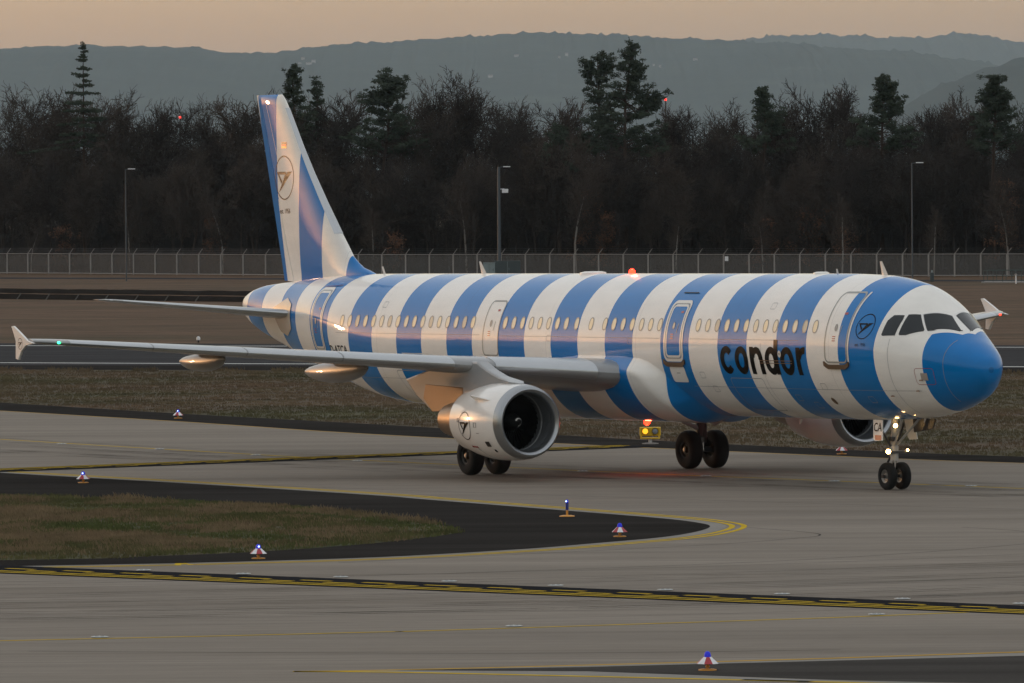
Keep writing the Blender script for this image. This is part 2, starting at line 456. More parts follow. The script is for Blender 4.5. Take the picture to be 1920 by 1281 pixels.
def holding_line(name, a, b, wid, flip):
    """black-backed holding position marking: two solid and two dashed yellow lines"""
    a, b = Vector(a), Vector(b)
    d = (b - a); ln = d.length; d.normalize(); n = Vector((-d.y, d.x)) * (-1 if flip else 1)
    def q(s, t0, t1, s1):
        return [tuple(a + d * s + n * t0), tuple(a + d * s1 + n * t0), tuple(a + d * s1 + n * t1), tuple(a + d * s + n * t1)]
    base = sheet(name, q(0, 0, wid, ln), 0.0085, M['black_paint'])
    k = .8 * wid / 2.5
    for t in (0.34, 0.84):
        sheet('solid_line', q(0, t * k, (t + 0.19) * k, ln), 0.0125, M['yellow_paint'], base, None)
    dash = None
    for r, t in enumerate((1.34, 1.86)):
        s = 0.75 * r
        while s + 0.9 < ln:
            if dash is None:
                dash = sheet('dash', [(0, 0), (0.9 * d.x, 0.9 * d.y), (0.9 * d.x + n.x * .19 * k, 0.9 * d.y + n.y * .19 * k), (n.x * .19 * k, n.y * .19 * k)], 0.0, M['yellow_paint'], base, None)
                o = dash
            else:
                o = dash.copy(); COL.objects.link(o); o.parent = base
            c = a + d * s + n * t * k
            o.location = (c.x, c.y, 0.0125)
            s += 1.8
    return base
holding_line('holding_position_marking', (-24, 173.6), (22, 134.2), 2.5, False)
holding_line('holding_position_marking', (-22.0, 220.2), (3.4, 242.6), 2.4, True)

for pts in ([(-15, 157), (-4, 160.5), (6, 166), (12, 173), (13.2, 177), (12.4, 180), (11.2, 182)],
            [(-14, 151.5), (0, 154), (12, 159), (20, 164)], [(5.9, 182.6), (7.2, 180), (7.5, 178.4), (6.9, 176.9), (4, 173.2), (-4, 166.6)],
            [(-14, 147.5), (0, 149.0), (14, 153)], [(-10, 214), (0, 204), (12, 193), (20, 187)], [(-9, 135), (0, 133.4), (6, 133.8)]):
    ribbon('pavement_joint', smooth_line(pts), 0.06, 0.0015, M['seal'])
rj = random.Random(4)
for i in range(9):                                        # long sealed joints fanning round the turn
    y = 142.5 + i * 2.1 + rj.uniform(-.5, .5)
    ribbon('pavement_joint', smooth_line([(-22, y - 1.5), (-8, y + .3), (4, y + 3.2 + .1 * i), (14, y + 8 + .3 * i), (26, y + 16 + .5 * i)]), rj.uniform(.025, .05), 0.0016 + .00004 * i, M['seal'])

rt = random.Random(14)
for i in range(16):                                       # faint rubber tracks left by turning aircraft
    o_ = rt.uniform(-7, 7); k = rt.uniform(-.3, .3)
    if i % 2: pts = [(-30, 268 + o_ * 1.4), (-16, 244 + o_), (-4, 226 + o_ * .9), (6, 213 + o_ * .8 + k), (16, 201 + o_ * .8), (34, 182 + o_)]
    else: pts = [(-30, 146 + o_ * .8), (-12, 149 + o_ * .8), (0, 152.5 + o_ + k), (9, 157 + o_ * 1.1), (18, 163.5 + o_ * 1.2), (34, 178 + o_ * 1.3)]
    for dx in (0, .55): ribbon('tyre_mark', smooth_line([(a, b + dx) for a, b in pts]), rt.uniform(.16, .34), 0.0022 + .00006 * i + .00003 * (dx > 0), M['tyre_mark'])
# service road, drainage banks and rough ground beyond the runway
def road_y(x): return 750.0 - (x + 52.7) * 0.80
sheet('service_road', [(-160, road_y(-160) + 5), (110, road_y(110) + 5), (110, road_y(110) - 5), (-160, road_y(-160) - 5)], -0.018, M['road'])
def bank_y(x): return 599.0 - (x + 42.0) * 1.25
def bank(name, x0, x1, prof, mat):
    """low earth step running along the drainage channel; prof = (offset behind the foot, height)"""
    rb = random.Random(len(name)); vs = []; n = int((x1 - x0) / 1.0)
    for i in range(n + 1):
        x = x0 + (x1 - x0) * i / n
        for o_, h in prof: vs.append((x, bank_y(x) + o_, h * rb.uniform(.96, 1.04) - .03))
    m = len(prof)
    return MB().add(vs, [(m*i+j, m*i+j+1, m*i+m+j+1, m*i+m+j) for i in range(n) for j in range(m - 1)]).build(name, mat, smooth=True, kind='structure', auto=False)
bank('drainage_bank', -110, -4, [(0, 0), (.25, .36), (.3, .42)], M['ditch'])
bank('bank_ledge', -110, -4, [(.3, .42), (1.8, .47)], M['grass_ground'])
bank('upper_drainage_bank', -110, -4, [(1.8, .46), (2.1, .78), (2.2, .82)], M['ditch'])
bank('bank_crest', -110, -4, [(2.2, .82), (6.0, .72), (14.0, 0.0)], M['grass_ground'])

# ------------------------------------------------------------------ hills
def hill_mat(name, col, col2):
    m, nt, b = new_mat(name)
    L = nt.links.new
    tc = N(nt, 'ShaderNodeTexCoord')
    n1 = N(nt, 'ShaderNodeTexNoise', Scale=0.0035, Detail=10.0, Roughness=0.7)
    L(tc.outputs['Object'], n1.inputs['Vector'])
    r = ramp(nt, [(0.40, col), (0.58, col2), (0.70, tuple(c * 1.7 for c in col2))])
    L(n1.outputs['Fac'], r.inputs[0]); L(r.outputs[0], b.inputs['Base Color'])
    b.inputs['Roughness'].default_value = 1.0
    b.inputs['Specular IOR Level'].default_value = 0.0
    return m
M['hill'] = hill_mat('wooded_hillside', (0.020, 0.026, 0.022), (0.034, 0.040, 0.032))
M['hill_far'] = hill_mat('far_wooded_hillside', (0.024, 0.028, 0.026), (0.036, 0.042, 0.036))

from mathutils.bvhtree import BVHTree
HB = []
def hill(name, dist, prof, depth, mat, rough, seed):
    """a ridge whose skyline follows prof: (abscissa in m at the ridge, height in m); tree crowns make the outline uneven"""
    rnd = random.Random(seed)
    x0, x1 = prof[0][0], prof[-1][0]
    nx = int((x1 - x0) / 11.0)
    hs, ph = [], [rnd.uniform(0, 6.28) for _ in range(6)]
    def base(x):
        for (a, ha), (b, hb) in zip(prof, prof[1:]):
            if a <= x <= b:
                t = (x - a) / (b - a); t = t * t * (3 - 2 * t) * 0.6 + t * 0.4
                return ha + (hb - ha) * t
        return prof[-1][1]
    rows = 26
    vs, fs = [], []
    crown = [rnd.gauss(0, 1) for _ in range(nx + 2)]
    for r in range(rows):
        t = r / (rows - 1)              # 0 foot in front, ~0.8 ridge, 1 behind
        for i in range(nx + 1):
            x = x0 + (x1 - x0) * i / nx
            h = base(x)
            f = math.sin(min(t / 0.82, 1) * math.pi / 2) ** 1.25 if t <= 0.82 else 1 - (t - 0.82) * 1.5
            und = 1 + 0.05 * math.sin(x * 0.0012 + ph[0] + t * 5) + 0.04 * math.sin(x * 0.003 + ph[1] - t * 9)
            z = h * f * (und if t < 0.7 else 1.0)
            c = crown[i] * 0.55 + 0.65 * math.sin(x * .061 + ph[2]) * math.sin(x * .024 + ph[3])
            z += rough * (0.5 + 0.5 * c) * (1.0 if t > 0.3 else t / 0.3) * (1 if r == int(rows * .82) else rnd.uniform(.3, 1))
            vs.append((x, dist - depth * 0.82 + depth * t + rnd.uniform(-14, 14), max(z, -0.02) if t < .99 else -0.02))
    for r in range(rows - 1):
        for i in range(nx):
            a = r * (nx + 1) + i
            fs.append((a, a + 1, a + nx + 2, a + nx + 1))
    HB.append(BVHTree.FromPolygons([Vector(v) for v in vs], fs))
    return mesh_obj(name, vs, fs, mat, None, True, 'structure')
def sky_prof(D, pts):
    return [((u - 960.0) / 13681.2 * D, (361.0 + 0.00693 * (u - 960) * -1 - v) / 13681.2 * D + CAM_H) for u, v in pts]
hill('hills', 23000, sky_prof(23000, [(-3600, 215), (-2700, 190), (-2000, 150), (-1500, 165), (-900, 130), (-500, 100), (-200, 112), (0, 97), (150, 90), (340, 93), (480, 105), (560, 99), (640, 88), (740, 83), (850, 75), (1010, 66), (1150, 70), (1280, 77), (1440, 84), (1640, 101), (1800, 128), (1960, 170), (2300, 240), (2700, 300)]), 6200, M['hill'], 11.0, 3)
hill('hills', 29000, sky_prof(29000, [(1000, 200), (1300, 110), (1440, 84), (1560, 76), (1700, 73), (1755, 72), (1790, 65), (1840, 68), (1880, 78), (1925, 85), (2100, 96), (2500, 140)]), 4200, M['hill_far'], 13.0, 5)
hill('hills', 16600, sky_prof(16600, [(1500, 300), (1600, 240), (1690, 200), (1780, 158), (1850, 130), (1925, 112), (2050, 95), (2300, 90), (2700, 130), (3400, 160), (4200, 210)]), 4600, M['hill'], 8.0, 9)

# a plantation of spiky conifers on the farthest ridge
rp = random.Random(8); vs, fs = [], []
for i in range(46):
    u = 1755 + 95 * (i + rp.random()) / 46; D = 28900.0
    x = (u - 960) / 13681.2 * D; top = 75 - 11 * math.sin(math.pi * (u - 1750) / 105) + rp.uniform(-2, 3)
    z = (361.0 - .00693 * (u - 960) - top) / 13681.2 * D + CAM_H; k = len(vs); r_ = rp.uniform(4, 7)
    vs += [(x - r_, D - r_, z - 45), (x + r_, D - r_, z - 45), (x + r_, D + r_, z - 45), (x - r_, D + r_, z - 45), (x, D, z)]
    fs += [(k, k + 1, k + 4), (k + 1, k + 2, k + 4), (k + 2, k + 3, k + 4), (k + 3, k, k + 4)]
tag(mesh_obj('far_conifers', vs, fs, M['hill_far'], None, False, 'stuff'), 'row of spiky conifers on the farthest ridge at the right', 'trees')

# small pale houses on the far hillside
M['house_wall'] = plain('house_wall', (0.34, 0.32, 0.31), 0.8)
M['house_roof'] = plain('house_roof', (0.14, 0.10, 0.09), 0.8)
def house(u, v, D, wd, ht, dp, label):
    d = Vector(((u - 960.0) / 13681.2, 1, (361.0 - v - 0.00693 * (u - 960)) / 13681.2)).normalized()
    hits = [h[0] for h in (t.ray_cast(Vector((0, 0, CAM_H)), d) for t in HB) if h[0] is not None]
    if not hits: return
    q = min(hits, key=lambda c: c.y)
    o = empty('house', (q.x, q.y - dp * .6, q.z - ht * .3))
    MB().box((0, 0, ht / 2 - 1.5), (wd, dp, ht + 3)).build('wall', M['house_wall'], o)
    mb = MB(); r = ht * .45
    mb.add([(-wd/2-.4, -dp/2-.5, ht), (wd/2+.4, -dp/2-.5, ht), (wd/2+.4, dp/2+.5, ht), (-wd/2-.4, dp/2+.5, ht), (-wd/2-.4, 0, ht+r), (wd/2+.4, 0, ht+r)], [(0,1,5,4),(2,3,4,5),(0,4,3),(1,2,5),(0,3,2,1)])
    mb.build('roof', M['house_roof'], o)
    tag(o, label, 'house', 'pale houses on the far hills')
H_ = [(572, 112, 9, 5, 'pale house under the dip in the hill, left of its three neighbours'), (583, 122, 15, 5, 'wide pale house, lowest of the cluster under the hill dip'), (592, 117, 10, 5, 'pale house at the right end of the cluster under the hill dip'),
      (566, 121, 8, 4, 'small pale house at the lower left of the hill dip cluster'), (972, 107, 12, 5, 'pale house below the highest part of the hill, left of a pair'), (1052, 110, 6, 5, 'small pale house beside a larger one below the highest hill'),
      (1066, 105, 8, 6, 'larger pale house of the pair below the highest hill'), (923, 146, 12, 6, 'wide dull pink house low on the hill above the bare trees'), (1229, 124, 5, 4, 'tiny pale house just right of the tall pine top'), (1241, 126, 5, 4, 'tiny pale house farther right of the tall pine top'), (1307, 114, 11, 5, 'pale house alone on the hill right of the tall pines')]
for u, v, wd, ht, lab in H_:
    house(u, v, 0, wd * 1.15, ht * 1.25, 12, lab)

# ------------------------------------------------------------------ haze
hz = MB().box((0, 0, 310.0), (69000, 69000, 622.0)).build('haze', None, kind='stuff')
hm = bpy.data.materials.new('haze_air'); hm.use_nodes = True
hnt = hm.node_tree; hnt.nodes.clear()
ho = hnt.nodes.new('ShaderNodeOutputMaterial'); hv = hnt.nodes.new('ShaderNodeVolumePrincipled')
hv.inputs['Color'].default_value = (0.71, 0.87, 0.96, 1)
hv.inputs['Density'].default_value = 2.6e-5
hv.inputs['Density Attribute'].default_value = ''
hv.inputs['Anisotropy'].default_value = 0.0
hnt.links.new(hv.outputs[0], ho.inputs['Volume'])
hm.cycles.homogeneous_volume = True
hz.data.materials.append(hm)
tag(hz, 'thin blue-grey evening haze veiling the far hills', 'haze')

# ------------------------------------------------------------------ the airliner: x aft of the nose, y towards the right wing, z up
air = empty('airliner')
_ex = Vector((-0.489896623, 0.871759623, -0.00603816278)); _ey = Vector((-0.871693413, -0.489933833, -0.0107439517)); _ez = _ex.cross(_ey)
_T = Vector((2.46185019, 219.94158934, 0.0)) - _ex * 21.98
air.matrix_world = Matrix(((_ex.x, _ey.x, _ez.x, _T.x), (_ex.y, _ey.y, _ez.y, _T.y), (_ex.z, _ey.z, _ez.z, _T.z), (0, 0, 0, 1)))
tag(air, 'twin-engined airliner with broad blue and white stripes taxiing on the concrete', 'airliner')

def livery(name='striped_livery', coat=0.8):
    """blue and white bands of equal width along the whole airframe"""
    m, nt, b = new_mat(name)
    L = nt.links.new
    tc = N(nt, 'ShaderNodeTexCoord', object=air)
    sx = N(nt, 'ShaderNodeSeparateXYZ'); L(tc.outputs['Object'], sx.inputs[0])
    ad = N(nt, 'ShaderNodeMath', operation='ADD'); ad.inputs[1].default_value = 1.6162 * 4 - 1.638
    mxx = N(nt, 'ShaderNodeMath', operation='MAXIMUM'); mxx.inputs[1].default_value = 0.2; L(sx.outputs['X'], mxx.inputs[0])
    L(mxx.outputs[0], ad.inputs[0])
    dv = N(nt, 'ShaderNodeMath', operation='DIVIDE'); dv.inputs[1].default_value = 1.6162 * 2; L(ad.outputs[0], dv.inputs[0])
    fr = N(nt, 'ShaderNodeMath', operation='FRACT'); L(dv.outputs[0], fr.inputs[0])
    gt = N(nt, 'ShaderNodeMath', operation='GREATER_THAN'); gt.inputs[1].default_value = 0.5; L(fr.outputs[0], gt.inputs[0])
    mx = N(nt, 'ShaderNodeMix', data_type='RGBA'); L(gt.outputs[0], mx.inputs['Factor'])
    mx.inputs[6].default_value = (0.85, 0.825, 0.78, 1); mx.inputs[7].default_value = (0.0, 0.172, 0.50, 1)
    # skin joints and a little grime
    no = N(nt, 'ShaderNodeTexNoise', Scale=1.3, Detail=8.0, Roughness=0.7)
    mp = N(nt, 'ShaderNodeMapping'); mp.inputs['Scale'].default_value = (0.6, 1, 2.2); L(tc.outputs['Object'], mp.inputs['Vector']); L(mp.outputs[0], no.inputs['Vector'])
    mr = N(nt, 'ShaderNodeMapRange')
    for k, v in (('From Min', .3), ('From Max', .7), ('To Min', .93), ('To Max', 1.04)): mr.inputs[k].default_value = v
    L(no.outputs['Fac'], mr.inputs['Value'])
    mo = N(nt, 'ShaderNodeMath', operation='PINGPONG'); mo.inputs[1].default_value = 2.667; L(sx.outputs['X'], mo.inputs[0])
    lt = N(nt, 'ShaderNodeMath', operation='LESS_THAN'); lt.inputs[1].default_value = 0.006; L(mo.outputs[0], lt.inputs[0])
    ml = N(nt, 'ShaderNodeMath', operation='MULTIPLY_ADD'); ml.inputs[1].default_value = -0.30; ml.inputs[2].default_value = 1.0; L(lt.outputs[0], ml.inputs[0])
    mm = N(nt, 'ShaderNodeMath', operation='MULTIPLY'); L(mr.outputs[0], mm.inputs[0]); L(ml.outputs[0], mm.inputs[1])
    m2 = N(nt, 'ShaderNodeMix', data_type='RGBA', blend_type='MULTIPLY'); m2.inputs['Factor'].default_value = 1.0
    L(mx.outputs[2], m2.inputs[6]); L(mm.outputs[0], m2.inputs[7]); L(m2.outputs[2], b.inputs['Base Color'])
    b.inputs['Roughness'].default_value = 0.38
    b.inputs['Specular IOR Level'].default_value = 0.05
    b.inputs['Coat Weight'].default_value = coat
    b.inputs['Coat IOR'].default_value = 1.42
    b.inputs['Coat Roughness'].default_value = 0.015
    bp = N(nt, 'ShaderNodeBump', Strength=0.02, Distance=0.02)
    n3 = N(nt, 'ShaderNodeTexNoise', Scale=0.9, Detail=2.0); L(tc.outputs['Object'], n3.inputs['Vector'])
    L(n3.outputs['Fac'], bp.inputs['Height']); L(bp.outputs[0], b.inputs['Coat Normal'])
    return m
def gloss(name, col, rough=0.2, metal=0.0, coat=0.5, var=0.06):
    m = plain(name, col, rough, metal, var, 1.5, coat=coat)
    return m
M['livery'] = livery(); M['livery_low_coat'] = livery('low_coat_striped_livery', 0.12)  # second one: same stripes for the rudder, coat cut to drop its warm reflection
M['air_white'] = gloss('white_gloss_paint', (0.80, 0.78, 0.745))
M['air_grey'] = gloss('light_grey_paint', (0.42, 0.43, 0.44), 0.3)
M['wing_grey'] = gloss('wing_grey_paint', (0.30, 0.305, 0.31), 0.35)
M['slat_metal'] = gloss('bare_slat_metal', (0.50, 0.52, 0.54), 0.30, 0.75, 0.0)
M['lip_metal'] = gloss('inlet_lip_metal', (0.36, 0.375, 0.39), 0.30, 0.9, 0.0)
M['nozzle'] = gloss('heat_stained_nozzle', (0.30, 0.22, 0.15), 0.38, 0.8, 0.0, 0.2)
M['tan_panel'] = gloss('sunset_brown_panel', (0.22, 0.145, 0.085), 0.4, 0.4, 0.0, 0.2)  # brown metal, with the sunset's reflection put into the base colour
M['inlet_dark'] = gloss('inlet_lining', (0.15, 0.16, 0.17), 0.42, 0.3, 0.0)
M['blade_dark'] = gloss('fan_blade_metal', (0.010, 0.010, 0.011), 0.45, 0.6, 0.0)
M['spinner'] = gloss('black_spinner', (0.004, 0.004, 0.004), 0.6, 0.0, 0.0)
M['decal'] = gloss('black_lettering', (0.008, 0.007, 0.006), 0.22, coat=0.0); M['decal'].node_tree.nodes['Principled BSDF'].inputs['Specular IOR Level'].default_value = 0.12
M['frame_grey'] = gloss('door_seal_grey', (0.30, 0.31, 0.29), 0.45)
M['frame_white'] = gloss('door_outline_white', (0.70, 0.68, 0.64), 0.3)
M['win_frame'] = gloss('window_ring_grey', (0.26, 0.25, 0.23), 0.4)
M['win_pane'] = gloss('cream_window_pane', (0.80, 0.68, 0.47), 0.25)  # cabin and door window panes, an even cream
M['cockpit'] = gloss('dark_cockpit_glass', (0.006, 0.010, 0.012), 0.05, 0.0, 0.0)
M['cockpit_seal'] = gloss('windshield_seal', (0.02, 0.02, 0.02), 0.5)
M['tyre'] = plain('tyre_rubber', (0.006, 0.0055, 0.0055), 0.95, var=0.3)
M['rim'] = gloss('wheel_rim', (0.30, 0.29, 0.27), 0.35, 0.7, 0.0)
M['rim_dark'] = gloss('brake_dark', (0.05, 0.045, 0.04), 0.45, 0.6, 0.0)
M['strut'] = gloss('gear_leg_grey', (0.40, 0.41, 0.42), 0.35, 0.1, 0.2, 0.2)
M['strut_dark'] = gloss('gear_fittings', (0.06, 0.06, 0.065), 0.4, 0.5, 0.0, 0.3)
M['chrome'] = gloss('oleo_chrome', (0.7, 0.7, 0.7), 0.12, 1.0, 0.0)
M['antenna'] = gloss('antenna_white', (0.60, 0.55, 0.50), 0.35)
M['sill_bronze'] = gloss('door_sill_bronze', (0.16, 0.11, 0.07), 0.4, 0.5, 0.0)
M['flag_black'] = gloss('flag_black', (0.02, 0.018, 0.016)); M['flag_red'] = gloss('flag_red', (0.55, 0.06, 0.02)); M['flag_gold'] = gloss('flag_gold', (0.80, 0.42, 0.02))
M['red_print'] = gloss('red_print', (0.35, 0.05, 0.05)); M['grey_print'] = gloss('grey_print', (0.25, 0.24, 0.23))
M['beacon'] = emis('red_beacon', (1.0, 0.012, 0.004), 3.0)
M['land_light'] = emis('landing_lamp', (1.0, 0.60, 0.22), 6.0)
M['nav_green'] = emis('green_navigation_lamp', (0.03, 1.0, 0.35), 1.5)
M['nav_red'] = emis('red_navigation_lamp', (1.0, 0.06, 0.03), 0.6)

ST=[# x, ztop, zbot, half width, z of max width, upper exponent
(0.0,3.32,3.32,0.0,3.32,2),(0.06,3.58,3.05,.27,3.34,2),(.25,3.785,2.81,.515,3.38,2),(.6,4.03,2.51,.765,3.44,2),(1.1,4.305,2.32,1.0,3.52,2),
(1.64,4.66,2.165,1.21,3.6,1.92),(2.1,4.99,2.085,1.39,3.67,1.8),(2.6,5.35,2.01,1.585,3.75,1.72),(3.255,5.66,1.937,1.775,3.85,1.66),(4.0,5.795,1.895,1.867,3.88,1.82),
(4.87,5.9,1.875,1.932,3.9,1.95),(6.487,5.965,1.84,1.98,3.9,2),(9,5.978,1.825,1.985,3.9,2),(29,5.975,1.83,1.985,3.9,2),(31,5.973,1.845,1.985,3.91,2),(32.6,5.97,1.89,1.98,3.95,2),
(34.3,5.967,2.04,1.93,4.12,2),(35.87,5.955,2.31,1.8,4.38,2),(37.2,5.925,2.56,1.607,4.55,2),(38.8,5.86,2.92,1.27,4.6,2),(40.42,5.76,3.33,.98,4.68,2),(42.04,5.655,3.74,.79,4.78,2),
(43.35,5.54,4.07,.56,4.86,2),(44.1,5.38,4.35,.38,4.92,2),(44.5,5.22,4.56,.23,4.95,2),(44.68,5.06,4.83,.09,4.95,2),(44.72,4.95,4.95,0.0,4.95,2)]
SX=[s[0] for s in ST]
def _key(x): return math.sqrt(max(x,0)) if x<6.487 else math.sqrt(6.487)+(x-6.487)*.19631
SK=[_key(x) for x in SX]
def fus(x):
    """(ztop, zbot, halfwidth, zmax, exponent) of the fuselage at station x"""
    x=min(max(x,0.0),SX[-1]); k=_key(x); i=min(max(bisect_right(SK,k)-1,0),len(SK)-2); h=SK[i+1]-SK[i]; t=(k-SK[i])/h; o=[]
    for j in range(1,6):
        def d(a): return (ST[a+1][j]-ST[a][j])/(SK[a+1]-SK[a])
        def m(a):
            if a==0: return d(0)
            if a==len(SK)-1: return d(a-1)
            h0=SK[a]-SK[a-1];h1=SK[a+1]-SK[a]
            d0,d1=d(a-1),d(a)
            if d0*d1<=0: return 0.0
            return (d0*h1+d1*h0)/(h0+h1)
        a,b=ST[i][j],ST[i+1][j]
        o.append((2*t**3-3*t**2+1)*a+(t**3-2*t**2+t)*h*m(i)+(-2*t**3+3*t**2)*b+(t**3-t**2)*h*m(i+1))
    return o
def fus_pt(x,th,off=0.0):
    zt,zb,w,zm,n=fus(x); c,s=math.cos(th),math.sin(th); e=2/n if s>0 else 1.0
    y=w*math.copysign(abs(c)**e,c); z=zm+((zt-zm) if s>0 else (zm-zb))*math.copysign(abs(s)**e,s)
    if off:
        z0=zm; dy,dz=y/max(w,.01)**2,(z-z0)/max((zt-zm) if s>0 else (zm-zb),.01)**2; l=math.hypot(dy,dz) or 1; y+=dy/l*off; z+=dz/l*off
    return (x,y,z)
def fus_y(x,z):
    """half width of the fuselage at height z"""
    zt,zb,w,zm,n=fus(x); h=(zt-zm) if z>zm else (zm-zb); n=n if z>zm else 2
    return w*max(0.0,1-min(1,abs(z-zm)/h)**n)**(1/n)

M['trim_tan'] = gloss('trim_plate_paint', (0.52, 0.44, 0.35), 0.25)
M['probe_tan'] = gloss('placard_tan', (0.36, 0.31, 0.27), 0.5)

M['win_pane_b'] = gloss('grey_cream_pane', (0.58, 0.48, 0.33), 0.2); M['win_pane_c'] = gloss('warm_cream_pane', (0.86, 0.70, 0.44), 0.3)  # two further cream tints for the cabin panes
M['seam'] = gloss('skin_seam', (0.24, 0.25, 0.27), 0.5, 0.0, 0.0)
M['fairing_grey'] = gloss('fairing_grey_paint', (0.22, 0.21, 0.20), 0.3)

def skin(x, z, off=0.0, side=1):
    """point on the fuselage skin at station x and height z, lifted by off"""
    y = fus_y(x, z)
    zt, zb, w_, zm, n = fus(x)
    h = (zt - zm) if z > zm else (zm - zb)
    gy, gz = y / w_ ** 2, (z - zm) / h ** 2
    l = math.hypot(gy, gz) or 1
    return (x, side * (y + off * gy / l), z + off * gz / l)

# fuselage shell
NT = 72
xs = [0.02 * (i / 10) ** 2 for i in range(1, 10)] + [0.02 + 1.0 * (i / 26) ** 1.6 for i in range(27)] + [1.02 + i * 0.16 for i in range(1, 40)]
x = 7.4
while x < 31: xs.append(x); x += 0.8
while x < 44.3: xs.append(x); x += 0.2
xs += [44.38, 44.46, 44.53, 44.59, 44.64, 44.68, 44.705, 44.718]
vs, fs = [(0, 0, 3.32)], []
for x in xs:
    vs += [fus_pt(x, 2 * math.pi * i / NT) for i in range(NT)]
for i in range(NT): fs.append((0, 1 + (i + 1) % NT, 1 + i))
for k in range(len(xs) - 1):
    for i in range(NT):
        a, b_ = 1 + k * NT + i, 1 + k * NT + (i + 1) % NT
        fs.append((a, b_, b_ + NT, a + NT))
vs.append((44.725, 0, 4.95)); e0 = 1 + (len(xs) - 1) * NT
for i in range(NT): fs.append((len(vs) - 1, e0 + i, e0 + (i + 1) % NT))
fuse = MB().add(vs, fs).build('fuselage', M['livery'], air, True, auto=False)

def strip_on_skin(name, path, wid, off, mat, parent, closed=True, side=1):
    """a thin band following a closed path of (x, z) on the skin"""
    n = len(path); vs = []
    for i in range(n):
        a = Vector(path[i - 1] if closed or i else path[i]); b = Vector(path[(i + 1) % n] if closed or i < n - 1 else path[i])
        t = (b - a).normalized(); nn = Vector((-t.y, t.x)) * wid / 2
        p = Vector(path[i])
        vs += [skin(*(p + nn), off, side), skin(*(p - nn), off, side)]
    m = n if closed else n - 1
    return mesh_obj(name, vs, [(2*i, 2*i+1, 2*((i+1) % n)+1, 2*((i+1) % n)) for i in range(m)], mat, parent, True)

def round_rect(x0, x1, z0, z1, r, k=6, nz=16, nx=5):
    P = []
    def arc(cx, cz, a0):
        for i in range(k + 1):
            a = a0 + math.pi / 2 * i / k
            P.append((cx + r * math.cos(a), cz + r * math.sin(a)))
    def seg(a, b, n):
        for i in range(1, n): P.append((a[0] + (b[0] - a[0]) * i / n, a[1] + (b[1] - a[1]) * i / n))
    arc(x1 - r, z0 + r, -math.pi / 2); seg((x1, z0 + r), (x1, z1 - r), nz); arc(x1 - r, z1 - r, 0); seg((x1 - r, z1), (x0 + r, z1), nx)
    arc(x0 + r, z1 - r, math.pi / 2); seg((x0, z1 - r), (x0, z0 + r), nz); arc(x0 + r, z0 + r, math.pi); seg((x0 + r, z0), (x1 - r, z0), nx)
    return P

def patch_on_skin(name, x0, x1, z0, z1, off, mat, parent, nx=8, nz=20, side=1):
    vs = [skin(x0 + (x1 - x0) * i / nx, z0 + (z1 - z0) * j / nz, off, side) for j in range(nz + 1) for i in range(nx + 1)]
    return mesh_obj(name, vs, [(j*(nx+1)+i, j*(nx+1)+i+1, (j+1)*(nx+1)+i+1, (j+1)*(nx+1)+i) for j in range(nz) for i in range(nx)], mat, parent)

def poly_on_skin(name, poly, off, mat, parent, step=0.05, side=1):
    """a flat (x, z) outline laid on the skin, cut fine enough to follow the curve"""
    bm = bmesh.new()
    bm.faces.new([bm.verts.new((a, 0, b)) for a, b in poly])
    bmesh.ops.triangulate(bm, faces=bm.faces[:])
    for _ in range(6):
        es = [e for e in bm.edges if e.calc_length() > step]
        if not es: break
        bmesh.ops.subdivide_edges(bm, edges=es, cuts=1)
        bmesh.ops.triangulate(bm, faces=bm.faces[:])
    for v in bm.verts: v.co = Vector(skin(v.co.x, v.co.z, off, side))
    me = bpy.data.meshes.new(name); bm.to_mesh(me); bm.free()
    me.polygons.foreach_set('use_smooth', [True] * len(me.polygons)); me.materials.append(mat)
    return link(name, me, parent)

